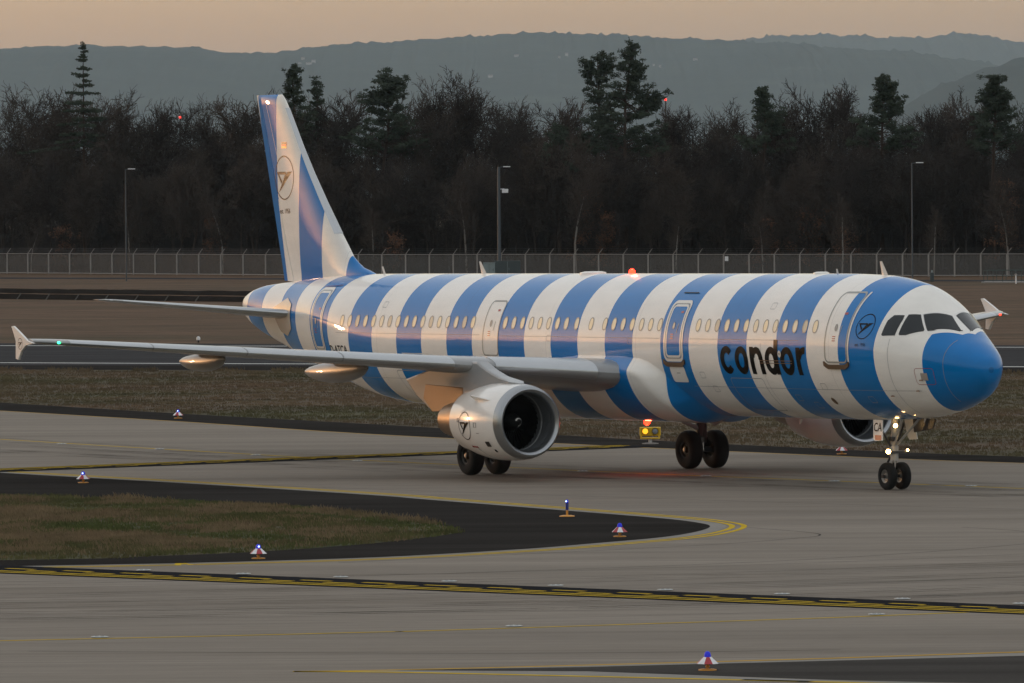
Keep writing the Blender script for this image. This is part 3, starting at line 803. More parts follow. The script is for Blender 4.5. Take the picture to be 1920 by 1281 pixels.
# doors: each a slightly raised panel with its outline, seal and sill
def door(x0, x1, z0, z1, framed, sill=True, label=None):
    d = patch_on_skin('passenger_door', x0 + .06, x1 - .06, z0 + .06, z1 - .06, 0.006, M['livery'], air)
    if label: d['label'] = label
    if framed:
        strip_on_skin('door_frame', round_rect(x0 + .035, x1 - .035, z0 + .035, z1 - .035, .16), 0.085, 0.010, M['frame_white'], d)
        strip_on_skin('door_seal', round_rect(x0 + .09, x1 - .09, z0 + .09, z1 - .09, .14), 0.030, 0.014, M['frame_grey'], d)
        strip_on_skin('door_frame', round_rect(x0 + .14, x1 - .14, z0 + .14, z1 - .14, .12), 0.065, 0.010, M['frame_white'], d)
    else:
        strip_on_skin('door_seal', round_rect(x0 + .03, x1 - .03, z0 + .03, z1 - .03, .16), 0.045, 0.012, M['frame_grey'], d)
    cx = (x0 + x1) / 2
    strip_on_skin('door_window', [(cx + .05 + .055 * math.cos(a), 4.50 + .09 * math.sin(a)) for a in [i * math.pi / 8 for i in range(16)]], 0.028, 0.016, M['win_frame'], d)
    poly_on_skin('door_window_pane', [(cx + .05 + .05 * math.cos(a), 4.50 + .085 * math.sin(a)) for a in [i * math.pi / 8 for i in range(16)]], 0.012, M['win_pane'] if framed else M['frame_grey'], d)
    poly_on_skin('door_handle', [(cx - .16, 4.28), (cx - .13, 4.28), (cx - .19, 4.56), (cx - .22, 4.56)], 0.014, M['frame_grey'], d)
    poly_on_skin('door_placard', [(cx - .28, 4.86), (cx - .13, 4.86), (cx - .13, 4.92), (cx - .28, 4.92)], 0.014, M['red_print'], d)
    for k in range(3):
        poly_on_skin('door_placard', [(cx + .02, 4.12 + k * .06), (cx + .17, 4.12 + k * .06), (cx + .17, 4.145 + k * .06), (cx + .02, 4.145 + k * .06)], 0.014, M['red_print'], d)
    if sill:
        vs = []
        n = 12
        for i in range(n + 1):
            xx = x0 - .05 + (x1 - x0 + .10) * i / n
            lift = 0.09 * max(0, abs(i / n - .5) * 2 - .72) / .28
            a, b_ = skin(xx, z0 - .03 + lift, 0.004), skin(xx, z0 - .03 + lift, 0.05)
            c, e = skin(xx, z0 - .15 + lift, 0.05), skin(xx, z0 - .15 + lift, 0.004)
            vs += [a, b_, c, e]
        mesh_obj('door_sill', vs, [(4*i+j, 4*i+(j+1) % 4, 4*i+4+(j+1) % 4, 4*i+4+j) for i in range(n) for j in range(4)] + [(0,1,2,3), (4*n+3,4*n+2,4*n+1,4*n)], M['sill_bronze'], d, False)
    return d
door(4.44, 5.55, 3.50, 5.50, False, True, 'front passenger door crossed by a stripe edge')
strip_on_skin('door_edge_line', [(4.40, 3.52 + i * .098) for i in range(21)], 0.07, 0.009, M['frame_white'], air, closed=False)
door(13.29, 14.37, 3.47, 5.22, True, True, 'white-framed door in a blue stripe ahead of the wing')
door(24.23, 25.22, 3.50, 5.20, False, False, 'grey-outlined door in a white stripe behind the wing')
door(36.0, 37.05, 3.52, 5.55, True, True, 'white-framed rear door in a blue stripe')
poly_on_skin('service_hatch', round_rect(13.36, 14.19, 2.86, 3.33, .08, 3, 4, 4), 0.008, M['air_white'], air)
poly_on_skin('hatch_print', [(13.66, 3.12), (13.86, 3.12), (13.86, 3.14), (13.66, 3.14)], 0.011, M['grey_print'], air)
for x0, x1, z0, z1 in ((13.35, 14.2, 5.42, 5.45), (35.75, 37.0, 5.60, 5.63)):
    poly_on_skin('rain_gutter', [(x0, z0), (x1, z0 if x0 < 20 else z0 - .05), (x1, z1 if x0 < 20 else z1 - .05), (x0, z1)], 0.02, M['decal'] if x0 < 20 else M['blue_post'], air)

# cabin windows
WX = [6.112 + .5334 * i for i in range(13)] + [14.704 + .5334 * i for i in range(7)] + [18.715, 19.578] + [20.2 + .5315 * i for i in range(8)] + [25.931 + .5334 * i for i in range(17)]
for wx in WX:
    P = [(wx + 0.118 * math.copysign(abs(math.cos(a)) ** .85, math.cos(a)), 4.525 + 0.175 * math.copysign(abs(math.sin(a)) ** .85, math.sin(a))) for a in [i * math.pi / 10 for i in range(20)]]
    pane = poly_on_skin('cabin_window', P, 0.006, M[('win_pane', 'win_pane_c', 'win_pane', 'win_pane_b', 'win_pane_c')[int(wx * 7.3) % 5]], fuse, 0.2)
    strip_on_skin('window_ring', P, 0.030, 0.009, M['win_frame'], pane)

# cockpit windows: (x, angle) corners on the nose, mirrored to the other side
CW = {'a': [(3.07, .3568), (3.07, .5846), (2.971, .6946), (2.682, .7667), (2.646, .6925), (2.645, .4041), (3.028, .3413)],
      'b': [(2.522, .4498), (2.57, .8152), (2.305, .9453), (1.926, .7485), (1.919, .705), (2.315, .4799), (2.486, .4383)],
      'c': [(2.235, .998), (1.832, 1.495), (1.305, 1.43), (1.26, 1.36), (1.787, .7824), (1.838, .7952)]}
def on_nose(name, poly, off, mat, parent, mir, step=0.06):
    bm = bmesh.new()
    bm.faces.new([bm.verts.new((a, b * 1.6, 0)) for a, b in poly])
    bmesh.ops.triangulate(bm, faces=bm.faces[:])
    for _ in range(5):
        es = [e for e in bm.edges if e.calc_length() > step]
        if not es: break
        bmesh.ops.subdivide_edges(bm, edges=es, cuts=1); bmesh.ops.triangulate(bm, faces=bm.faces[:])
    for v in bm.verts:
        q = fus_pt(v.co.x, v.co.y / 1.6, off); v.co = Vector((q[0], -q[1] if mir else q[1], q[2]))
    me = bpy.data.meshes.new(name); bm.to_mesh(me); bm.free()
    me.polygons.foreach_set('use_smooth', [True] * len(me.polygons)); me.materials.append(mat)
    return link(name, me, parent)
def shrink(poly, k):
    cx = sum(q[0] for q in poly) / len(poly); cy = sum(q[1] for q in poly) / len(poly)
    return [(cx + (a - cx) * k, cy + (b - cy) * k) for a, b in poly]
for mir in (False, True):
    on_nose('windshield_surround', [(2.31, .96), (2.25, 1.05), (1.86, 1.571), (1.13, 1.571), (1.10, 1.36), (1.68, .70), (1.86, .735)], 0.003, M['air_white'], fuse, mir)
    for k, poly in CW.items():
        se = on_nose('cockpit_window', shrink(poly, 1.05), 0.006, M['cockpit_seal'], fuse, mir)
        on_nose('pane', poly, 0.011, M['cockpit'], se, mir)
    s = -1 if mir else 1
    q0, q1 = Vector(fus_pt(1.22, 1.45, .03)), Vector(fus_pt(1.75, .80, .03))
    MB().tube((q0.x, s * q0.y, q0.z), (q1.x, s * q1.y, q1.z), .012, n=6).build('wiper', M['cockpit_seal'], fuse, True)

# lettering
def letters(parts, mat, parent, name='letter', off=0.007):
    """each part: list of quads strips given as two rails of (x, z)"""
    vs, fs = [], []
    for a, b in parts:
        n = len(vs)
        for p, q in zip(a, b): vs += [skin(*p, off), skin(*q, off)]
        fs += [(n + 2*i, n + 2*i + 1, n + 2*i + 3, n + 2*i + 2) for i in range(len(a) - 1)]
    return mesh_obj(name, vs, fs, mat, parent)
def arc_part(cx, cz, ro, rz, t, a0, a1, n=28):
    A = [a0 + (a1 - a0) * i / n for i in range(n + 1)]
    return ([(cx - ro * math.cos(R(a)), cz + rz * math.sin(R(a))) for a in A], [(cx - (ro - t) * math.cos(R(a)), cz + (rz - t * .9) * math.sin(R(a))) for a in A])
def stem(x, z0, z1, t, n=8):
    return ([(x, z0 + (z1 - z0) * i / n) for i in range(n + 1)], [(x - t, z0 + (z1 - z0) * i / n) for i in range(n + 1)])
ZB, ZX, T_ = 3.15, 3.93, 0.215
zc, rz_ = (ZB + ZX) / 2, (ZX - ZB) / 2
word = empty('title_lettering', parent=air)
letters([arc_part(10.85, zc, .36, rz_ + .012, T_, 40, 320, 34)], M['decal'], word)
letters([arc_part(10.045, zc, .36, rz_ + .012, T_, 0, 360, 40)], M['decal'], word)
letters([stem(9.565, ZB, ZX, T_), arc_part(9.20, ZX - .36, .33, .36, T_, 0, 165, 20), stem(9.06, ZB, ZX - .36, T_)], M['decal'], word)
letters([arc_part(8.40, zc, .345, rz_ + .012, T_, 0, 360, 40), stem(8.235, ZB, 4.145, T_, 10)], M['decal'], word)
letters([arc_part(7.54, zc, .365, rz_ + .012, T_, 0, 360, 40)], M['decal'], word)
letters([stem(7.045, ZB, ZX, T_), arc_part(6.60, ZX - .44, .43, .455, T_, 84, 158, 14)], M['decal'], word)

def text_on(name, body, size, fn, mat, parent, bold=0.0, step=0.08, sx=1.0):
    cu = bpy.data.curves.new(name, 'FONT'); cu.body = body; cu.size = size; cu.align_x = 'CENTER'; cu.align_y = 'CENTER'; cu.offset = bold; cu.resolution_u = 4
    ob = bpy.data.objects.new(name + '_source', cu); COL.objects.link(ob)
    dg = bpy.context.evaluated_depsgraph_get()
    me = bpy.data.meshes.new_from_object(ob.evaluated_get(dg))
    bpy.data.objects.remove(ob); bpy.data.curves.remove(cu)
    bm = bmesh.new(); bm.from_mesh(me)
    bmesh.ops.triangulate(bm, faces=bm.faces[:])
    for _ in range(4):
        es = [e for e in bm.edges if e.calc_length() > step]
        if not es: break
        bmesh.ops.subdivide_edges(bm, edges=es, cuts=1); bmesh.ops.triangulate(bm, faces=bm.faces[:])
    for v in bm.verts: v.co = Vector(fn(v.co.x * sx, v.co.y))
    bm.to_mesh(me); bm.free(); me.materials.clear(); me.materials.append(mat); me.name = name
    return link(name, me, parent)
text_on('registration', 'D-ATCA', 0.36, lambda a, b: skin(34.88 - a, 3.60 + b, 0.007), M['decal'], air, 0.006, sx=1.08)
text_on('slogan', 'est. 1956', 0.13, lambda a, b: skin(3.84 - a, 4.03 + b, 0.007), M['decal'], air, sx=1.0)

LOGO = [[(-.80, .26), (.14, .26), (.05, .15), (-.58, .15)], [(-.80, .26), (-.58, .15), (-.26, -.20), (-.36, -.28)], [(.14, .26), (-.02, .10), (-.34, -.10), (-.22, -.02), (.20, .18)],
        [(.02, .15), (.14, .26), (.24, .10), (.10, .02)], [(.24, .10), (.30, .26), (.78, .26), (.34, .05)], [(.34, .05), (.06, .00), (-.52, -.66), (-.50, -.50), (.05, .10)], [(.05, .10), (.30, .14), (.34, .05), (-.52, -.66)]]
LOGO = [[(-.80, .27), (.16, .27), (.10, .15), (-.55, .15)], [(-.80, .27), (-.55, .15), (-.22, -.16), (-.33, -.27)], [(.16, .27), (.10, .15), (-.10, -.06), (.06, -.02), (.30, .14)],
        [(.22, .10), (.34, .27), (.82, .27), (.46, .02)], [(.46, .02), (.22, .10), (-.10, -.10), (-.62, -.66), (-.40, -.56)]]
def logo(fn, r, mat, parent, ring=0.06):
    """ring with a stylised bird inside; fn maps the flat mark onto the surface"""
    vs, fs = [], []
    n = 48
    for i in range(n):
        a = 2 * math.pi * i / n
        vs += [fn(r * math.cos(a), r * math.sin(a)), fn(r * (1 - ring) * math.cos(a), r * (1 - ring) * math.sin(a))]
    fs += [(2*i, 2*i+1, 2*((i+1) % n)+1, 2*((i+1) % n)) for i in range(n)]
    for poly in LOGO:
        k = len(vs)
        m = len(poly)
        cx, cy = sum(q[0] for q in poly) / m, sum(q[1] for q in poly) / m
        vs.append(fn(cx * r, cy * r))
        for q in range(m):
            for t in range(4):
                a, b_ = poly[q], poly[(q + 1) % m]
                vs.append(fn((a[0] + (b_[0] - a[0]) * t / 4) * r, (a[1] + (b_[1] - a[1]) * t / 4) * r))
        fs += [(k, k + 1 + i, k + 1 + (i + 1) % (4 * m)) for i in range(4 * m)]
    return mesh_obj('emblem', vs, fs, mat, parent)
logo(lambda a, b: skin(3.81 - a, 4.535 + b, 0.007), 0.35, M['decal'], air, 0.07)

# small fittings on the skin
def seam_line(pts): strip_on_skin('skin_seam', pts, 0.010, 0.0045, M['seam'], fuse, closed=False)
for z, x0, x1 in ((4.13, 6.9, 12.9), (4.13, 14.6, 24.1), (4.15, 25.4, 34.9), (2.75, 1.9, 13.2), (2.75, 27.6, 34.0)):
    seam_line([(x0 + (x1 - x0) * i / 24, z) for i in range(25)])
strip_on_skin('cargo_door', round_rect(9.15, 10.95, 2.08, 3.02, .1), 0.018, 0.005, M['seam'], fuse)
strip_on_skin('cargo_door', round_rect(29.3, 31.1, 2.1, 3.0, .1), 0.018, 0.005, M['seam'], fuse)
seam_line([(8.95, 1.95 + i * .11) for i in range(20)]); seam_line([(2.75, 2.1 + i * .1) for i in range(22)])
for x, z in ((5.9, 2.75), (7.6, 2.4), (11.9, 2.6), (12.3, 3.0), (6.9, 2.2), (3.9, 2.4), (26.9, 3.2), (33.1, 3.0), (8.6, 5.0), (16.2, 3.95), (21.0, 4.0), (31.8, 4.95)):
    strip_on_skin('access_hatch', round_rect(x, x + .26, z, z + .17, .03, 3, 2, 2), 0.012, 0.005, M['seam'], fuse)
strip_on_skin('radome_joint', [(.98, 2.45 + i * .068) for i in range(26)], 0.014, 0.005, M['seam'], fuse, closed=False)
for x0, x1 in ((7.29, 9.03), (28.68, 30.40)):
    for z in (3.475, 3.545):
        strip_on_skin('scuff_rail', [(x0 + (x1 - x0) * i / 6, z) for i in range(7)], 0.022, 0.014, M['frame_white'] if x0 > 20 else M['sill_bronze'], air, closed=False)
def blade_antenna(x, h, sweep, c0, c1, name='antenna', z=None, s=1):
    zt, zb = fus(x)[:2]
    z0 = (zt - .03) if s > 0 else (zb + .03)
    mb = MB(); sec = lambda cx, c, t, z: [(cx - c/2, 0, z), (cx, t, z), (cx + c/2, 0, z), (cx, -t, z)]
    mb.add(sec(x, c0, .035, z0) + sec(x + sweep, c1, .015, z0 + s * h), [(0,1,5,4),(1,2,6,5),(2,3,7,6),(3,0,4,7),(4,5,6,7)])
    return mb.build(name, M['antenna'], air)
blade_antenna(5.37, .42, .22, .34, .12); blade_antenna(28.58, .40, .25, .34, .12); blade_antenna(35.06, .26, .14, .16, .12)
blade_antenna(7.9, .16, .05, .12, .08); blade_antenna(10.0, .2, .1, .2, .1, s=-1); blade_antenna(3.4, .14, .08, .12, .07, s=-1)
for x, r, h in ((21.84, .42, .06), (8.79, .24, .05)):
    MB().lathe([(-.05, r), (h * .5, r * .95), (h, r * .6), (h * 1.05, 0.001)], (x, 0, fus(x)[0]), n=24).build('dome_antenna', M['air_white'], air, True)
for x, z in ((2.0, 2.75), (1.75, 3.05), (3.0, 2.6)):
    q = Vector(skin(x, z, 0)); MB().tube(q, q + Vector((-.02, .09, 0)), .02, n=6).tube(q + Vector((-.02, .09, 0)), q + Vector((-.17, .09, 0)), .014, n=6).build('pitot_probe', M['sill_bronze'], air, True)
strip_on_skin('placard_outline', round_rect(1.30, 1.92, 2.93, 3.38, .08, 4, 6, 6), 0.012, 0.007, M['red_print'], air)
poly_on_skin('access_panel', [(1.52, 3.05), (1.74, 3.05), (1.74, 3.25), (1.52, 3.25)], 0.009, M['probe_tan'], air)
poly_on_skin('hatch_mark', [(6.0 + .10 * math.cos(i * math.pi / 6), 2.42 + .10 * math.sin(i * math.pi / 6)) for i in range(12)], 0.007, M['tan_panel'], air)
poly_on_skin('static_port', [(7.92 + .085 * math.cos(i * math.pi / 8), 3.74 + .10 * math.sin(i * math.pi / 8)) for i in range(16)], 0.013, M['frame_white'], air)
poly_on_skin('static_port_hole', [(7.92 + .025 * math.cos(i * math.pi / 8), 3.74 + .03 * math.sin(i * math.pi / 8)) for i in range(16)], 0.016, M['decal'], air)

# belly fairing between the wings: a shell that swells smoothly out of the fuselage
def curve_at(xx, X, Y):
    for i in range(len(X) - 1):
        if X[i] <= xx <= X[i+1]:
            t = (xx - X[i]) / (X[i+1] - X[i])
            a, b, c, d = Y[max(i-1,0)], Y[i], Y[i+1], Y[min(i+2,len(Y)-1)]
            return 0.5 * ((2*b) + (c-a)*t + (2*a-5*b+4*c-d)*t*t + (3*b-a-3*c+d)*t**3)
    return Y[-1]
def sstep(t):
    t = min(1.0, max(0.0, t)); return t * t * (3 - 2 * t)
def fair_front(z):
    for (za, xa), (zb, xb) in zip(FFR, FFR[1:]):
        if za <= z <= zb: return xa + (xb - xa) * (z - za) / (zb - za)
    return FFR[0][1] if z < FFR[0][0] else FFR[-1][1]
FFR = [(1.6, 13.45), (1.97, 13.5), (2.4, 13.68), (3.1, 14.5), (3.47, 15.25), (3.6, 16.1), (3.7, 17.2)]
vs, fs = [], []
nfx, nft = 110, 90
for i in range(nfx + 1):
    xx = 13.3 + (27.8 - 13.3) * i / nfx
    ztop = 3.62 - max(0, xx - 19.5) * .085
    for j in range(nft + 1):
        th = R(3) - (math.pi + R(6)) * j / nft
        q = fus_pt(xx, th)
        z = q[2]
        f = sstep((xx - fair_front(z)) / 1.1) * sstep((27.6 - .5 * (z - 1.8) - xx) / 3.5) * sstep((ztop - z) / .42)
        side = abs(math.cos(th)) ** .6
        bul = f * (.08 + .20 * side + .06 * max(0, math.sin(-th)) ** 3 + .13 * max(0, math.sin(-2 * abs(abs(th + math.pi/2) - math.pi/2)) if False else math.sin(2 * min(abs(th), abs(math.pi + th))))) - .012
        vs.append(fus_pt(xx, th, bul))
m_ = nft + 1
fs = [(i*m_+j, i*m_+j+1, (i+1)*m_+j+1, (i+1)*m_+j) for i in range(nfx) for j in range(nft)]
MB().add(vs, fs).build('belly_fairing', M['livery'], air, True, auto=False)

# ------------------------------------------------------------------ wings
def airfoil(n=18, t=0.12, camber=0.015):
    """closed section, chord 0..1: upper from trailing to leading edge then lower back"""
    pts = []
    th = lambda x: 5 * t * (0.2969 * math.sqrt(x) - 0.126 * x - 0.3516 * x**2 + 0.2843 * x**3 - 0.1036 * x**4)
    cm = lambda x: camber * 4 * x * (1 - x)
    X = [0.5 * (1 + math.cos(math.pi * i / n)) for i in range(n + 1)]
    for x in X: pts.append((x, cm(x) + th(x)))
    for x in reversed(X[:-1]): pts.append((x, cm(x) - th(x)))
    return pts
def wing_geo(y):
    """leading edge x, z, chord, incidence, thickness at span station y"""
    le = 16.70 + (y - 2.4) * 0.568
    z = 3.165 + (y - 3) * 0.0846
    if y > 16.2: le += (y - 16.2) ** 2 * 0.55
    te = 22.9 if y < 6.4 else 22.9 + (y - 6.4) * (26.45 - 22.9) / 10.6
    inc = 4.2 - 0.62 * min(y - 2, 4.4) if y < 6.4 else 1.45 - (y - 6.4) * 0.14
    tk = .150 - .0068 * (y - 2) if y < 6.4 else .120 - .0006 * (y - 6.4)
    return le, z, te - le, inc, tk
def wing_pt(y, cx, cz):
    le, z, ch, inc, tk = wing_geo(y)
    a = R(inc)
    return (le + ch * (cx * math.cos(a) + cz * math.sin(a)), y, z + ch * (cz * math.cos(a) - cx * math.sin(a)))
SLAT = [(2.75, 5.35), (6.40, 9.22), (9.26, 11.66), (11.70, 14.06), (14.10, 16.20)]
def build_wing(s):
    ys = [1.3, 1.9, 2.4, 3.2, 4.2, 5.3, 6.4, 7.6, 9, 10.5, 12, 13.5, 15, 16.2, 16.6, 16.9, 17.02]
    vs, fs = [], []
    nsec = None
    for y in ys:
        sec = airfoil(18, wing_geo(y)[4])
        nsec = len(sec)
        for cx, cz in sec:
            q = wing_pt(y, cx, cz); vs.append((q[0], s * q[1], q[2]))
    for k in range(len(ys) - 1):
        for i in range(nsec):
            a, b = k * nsec + i, k * nsec + (i + 1) % nsec
            fs.append((a, b, b + nsec, a + nsec))
    fs.append(tuple(range((len(ys)-1)*nsec, len(ys)*nsec)))
    mb = MB(); mb.add(vs, fs)
    wg = mb.build('wing', M['wing_grey'], air, True)
    wg['label'] = 'right wing' if s > 0 else 'left wing'
    # slats: metal shells wrapped round the leading edge
    for y0, y1 in SLAT:
        n = 8; vs, fs = [], []
        prof = None
        for k in range(n + 1):
            y = y0 + (y1 - y0) * k / n
            sec = airfoil(40, wing_geo(y)[4] * 1.0)
            up = [q for q in sec[:41] if q[0] < .15]; lo = [q for q in sec[41:] if q[0] < .045]
            prof = up + lo
            le, z, ch, inc, tk = wing_geo(y)
            for cx, cz in prof:
                q = wing_pt(y, cx - .004 + .006 * cx, cz * 1.06 + .0005); vs.append((q[0], s * q[1], q[2]))
        m = len(prof)
        for k in range(n):
            for i in range(m - 1): fs.append((k*m+i, k*m+i+1, (k+1)*m+i+1, (k+1)*m+i))
        fs += [tuple(range(m)), tuple(range(n*m, n*m+m))]
        MB().add(vs, fs).build('slat', M['slat_metal'], wg, True)
    # flap track fairings
    for y, x0, x1, rd in ((4.75, 19.9, 24.3, .26), (8.0, 21.4, 25.35, .30), (11.9, 23.0, 25.95, .25)):
        le, z, ch, inc, tk = wing_geo(y)
        prof = []
        for i in range(15):
            t = i / 14
            prof.append((x0 + (x1 - x0) * t, rd * max(.02, math.sin(math.pi * t ** .85)) ** .45))
        vs = []
        for i, (xx, r) in enumerate(prof):
            cx = min(max((xx - le) / ch, 0), 1)
            zz = wing_pt(y, cx, 0)[2] - .20 - .10 * math.sin(math.pi * i / 14) - max(0, (xx - le - ch)) * .06
            for j in range(16):
                a = 2 * math.pi * j / 16
                vs.append((xx, s * (y + .62 * r * math.cos(a)), zz + r * 1.08 * math.sin(a)))
        MB().add(vs, [(i*16+j, i*16+(j+1) % 16, (i+1)*16+(j+1) % 16, (i+1)*16+j) for i in range(14) for j in range(16)] + [tuple(range(16)), tuple(range(224, 240))]).build('flap_track_fairing', M['fairing_grey'], wg, True)
    # wing tip fence
    fp = [(25.15, 4.30), (25.62, 4.38), (26.05, 4.58), (26.55, 4.80), (26.70, 4.79), (26.50, 4.50), (26.42, 4.36), (26.42, 4.16), (26.44, 3.83), (26.25, 3.80), (26.05, 4.05), (25.75, 4.22)]
    fn = MB().prism(fp, 17.02, 17.09, lambda q, t: (q[0], s * t, q[1])).build('wing_tip_fence', M['air_white'], wg, False, bevel=.015)
    logo(lambda a, b: (26.10 - s * a * .9, s * 17.094, 4.28 + b), .17, M['decal'], fn, .09)
    nm = M['nav_green'] if s > 0 else M['nav_red']
    q = wing_pt(16.50, 0.0, 0.0)
    MB().lathe([(-.04, .02), (-.02, .034), (.02, .038), (.06, .02)], (q[0] - .02, s * 16.48, q[2] + .0), axis='x', n=12).build('navigation_lamp', nm, wg, True)
    return wg
build_wing(1); build_wing(-1)

# ------------------------------------------------------------------ engines
EX, EZ = 15.67, 1.785
def build_engine(s):
    c = (EX, s * 5.75, EZ)
    cowl = MB().lathe([(.34, .80), (.20, .83), (.02, .93), (0.0, .965), (.03, 1.0), (.16, 1.055)] if False else [(.30, 1.083), (.40, 1.10), (.85, 1.135), (1.4, 1.14), (1.9, 1.115), (2.4, 1.05), (2.9, .95), (3.28, .885), (3.27, .86), (2.9, .88)], c, 'x', 56).build('engine', M['air_white'], air, True)
    cowl['label'] = 'right engine' if s > 0 else 'left engine'
    MB().lathe([(.302, 1.086), (.16, 1.056), (.08, 1.032), (.03, 1.0), (0, .955), (.02, .905), (.10, .855), (.26, .825)], c, 'x', 56).build('inlet_lip', M['lip_metal'], cowl, True)
    MB().lathe([(.26, .8245), (.6, .835), (1.0, .86), (1.35, .865)], c, 'x', 48).build('inlet_duct', M['inlet_dark'], cowl, True)
    MB().lathe([(.80, .846), (.80, .838), (.88, .843), (.88, .851)], c, 'x', 48).build('fan_case_ring', M['air_grey'], cowl, True)
    MB().lathe([(1.30, .866), (1.30, .3), (1.34, .01)], c, 'x', 40).build('fan_disc', M['spinner'], cowl, True)
    sp = MB().lathe([(.62, .004), (.68, .07), (.80, .15), (1.0, .235), (1.18, .28)], c, 'x', 24).build('spinner', M['spinner'], cowl, True)
    vs, fs = [], []
    for i in range(21):                                   # white swirl painted on the spinner
        a = R(20 + 250 * i / 20); r0 = .075 + .03 * i / 20; r1 = r0 + .035
        for r in (r0, r1):
            xx = .68 + (r - .07) * 1.35
            vs.append((c[0] + xx - .012, c[1] + r * math.cos(a), c[2] + r * math.sin(a)))
    mesh_obj('spinner_swirl', vs, [(2*i, 2*i+1, 2*i+3, 2*i+2) for i in range(20)], M['air_white'], sp)
    blade = None
    for i in range(36):
        a = 2 * math.pi * i / 36
        if blade is None:
            pv = []
            for r, tw, ch in ((.27, 20, .20), (.5, 40, .21), (.7, 52, .22), (.855, 60, .23)):
                for k in (-.5, .5):
                    pv.append((k * ch * math.cos(R(tw)), k * ch * math.sin(R(tw)), r))
            blade = mesh_obj('fan_blade', pv, [(0,1,3,2),(2,3,5,4),(4,5,7,6)], M['blade_dark'], cowl)
            o = blade
        else:
            o = blade.copy(); COL.objects.link(o); o.parent = cowl
        o.location = (c[0] + 1.12, c[1], c[2]); o.rotation_euler = (a, 0, 0)
    MB().lathe([(2.6, .74), (3.3, .70), (4.0, .60), (4.75, .47), (4.74, .44), (4.0, .42)], c, 'x', 40).build('core_nozzle', M['nozzle'], cowl, True)
    MB().lathe([(4.0, .36), (4.6, .33), (5.0, .20), (5.25, .03)], c, 'x', 28).build('exhaust_plug', M['nozzle'], cowl, True)
    def on_cowl(dx, ang, off=.008):
        r = curve_at(dx, [.155, .40, .85, 1.4, 1.9, 2.4, 2.9, 3.28], [1.052, 1.10, 1.135, 1.14, 1.115, 1.05, .95, .885]) + off
        return (c[0] + dx, c[1] + s * r * math.cos(ang), c[2] + r * math.sin(ang))
    logo(lambda a, b: on_cowl(2.0 - a, -.10 + b / 1.1), .42, M['decal'], cowl, .055)
    def cowl_box(name, dx0, dx1, a0, a1, mat, wd=.012):
        q = [on_cowl(dx0, a0), on_cowl(dx1, a0), on_cowl(dx1, a1), on_cowl(dx0, a1)]
        mb = MB()
        for i in range(4): mb.tube(q[i], q[(i+1) % 4], wd * .6, n=4, cap=False)
        return mb.build(name, mat, cowl)
    cowl_box('latch_outline', 1.22, 1.36, -.12, .0, M['grey_print']); cowl_box('latch_outline', 2.45, 2.55, .0, .10, M['grey_print'])
    def cowl_patch(name, dx0, dx1, a0, a1, mat):
        return mesh_obj(name, [on_cowl(dx0 + (dx1-dx0)*i/3, a0 + (a1-a0)*j/3, .006) for j in range(4) for i in range(4)], [(j*4+i, j*4+i+1, j*4+i+5, j*4+i+4) for j in range(3) for i in range(3)], mat, cowl)
    cowl_patch('vent_grille', .72, .95, -.66, -.50, M['rim_dark']); cowl_patch('drain_port', .62, .72, -.86, -.76, M['decal'])
    cowl_patch('placard', 1.55, 1.95, -.72, -.66, M['red_print']); cowl_patch('placard', 1.10, 1.28, -.28, -.265, M['grey_print'])
    mb = MB()
    for i in range(8): mb.tube(on_cowl(1.62 - .05 * i, -.74 - .07 * i, .003), on_cowl(1.57 - .05 * i, -.81 - .07 * i, .003), .006, n=4)
    mb.build('cowl_joint', M['grey_print'], cowl)
    # chine on the inboard and outboard shoulder
    for sd, an in ((1, .62), (-1, .62)):
        p0, p1, p2, p3 = [Vector(on_cowl(d, an)) for d in (.75, 1.1, 1.5, 1.62)]
        up = (p2 - Vector((p2.x, c[1], c[2]))).normalized()
        q = [p0, p1 + up * .10, p2 + up * .22, p3 + up * .20, p3]
        nn = Vector((0, -up.z, up.y)) * .012
        if sd < 0:
            q = [Vector((v.x, 2 * c[1] - v.y, v.z)) for v in q]; nn.y *= -1
        MB().prism(q, -1, 1, lambda v, t: v + nn * t).build('strake', M['air_white'], cowl)
    # pylon
    pp = [(16.05, 2.90), (16.5, 2.97), (17.2, 3.10), (17.9, 3.30), (18.45, 3.52), (19.3, 3.52), (21.2, 3.30), (22.9, 2.95), (22.2, 2.45), (21.3, 2.02), (20.2, 2.05), (19.0, 2.30), (18.0, 2.55), (16.6, 2.6)]
    py = MB().prism(pp, -.20, .20, lambda q, t: (q[0], s * (5.75 + t * (.45 if q[0] < 16.4 else 1)), q[1])).build('pylon', M['wing_grey'], air, False, bevel=.06)
    MB().prism([(19.3, 2.75), (21.6, 2.82), (21.75, 2.40), (21.2, 2.0), (20.1, 2.03), (19.3, 2.2)], -.215, .215, lambda q, t: (q[0], s * (5.75 + t), q[1])).build('aft_panel', M['tan_panel'], py, False, bevel=.02)
    return cowl
build_engine(1); build_engine(-1)

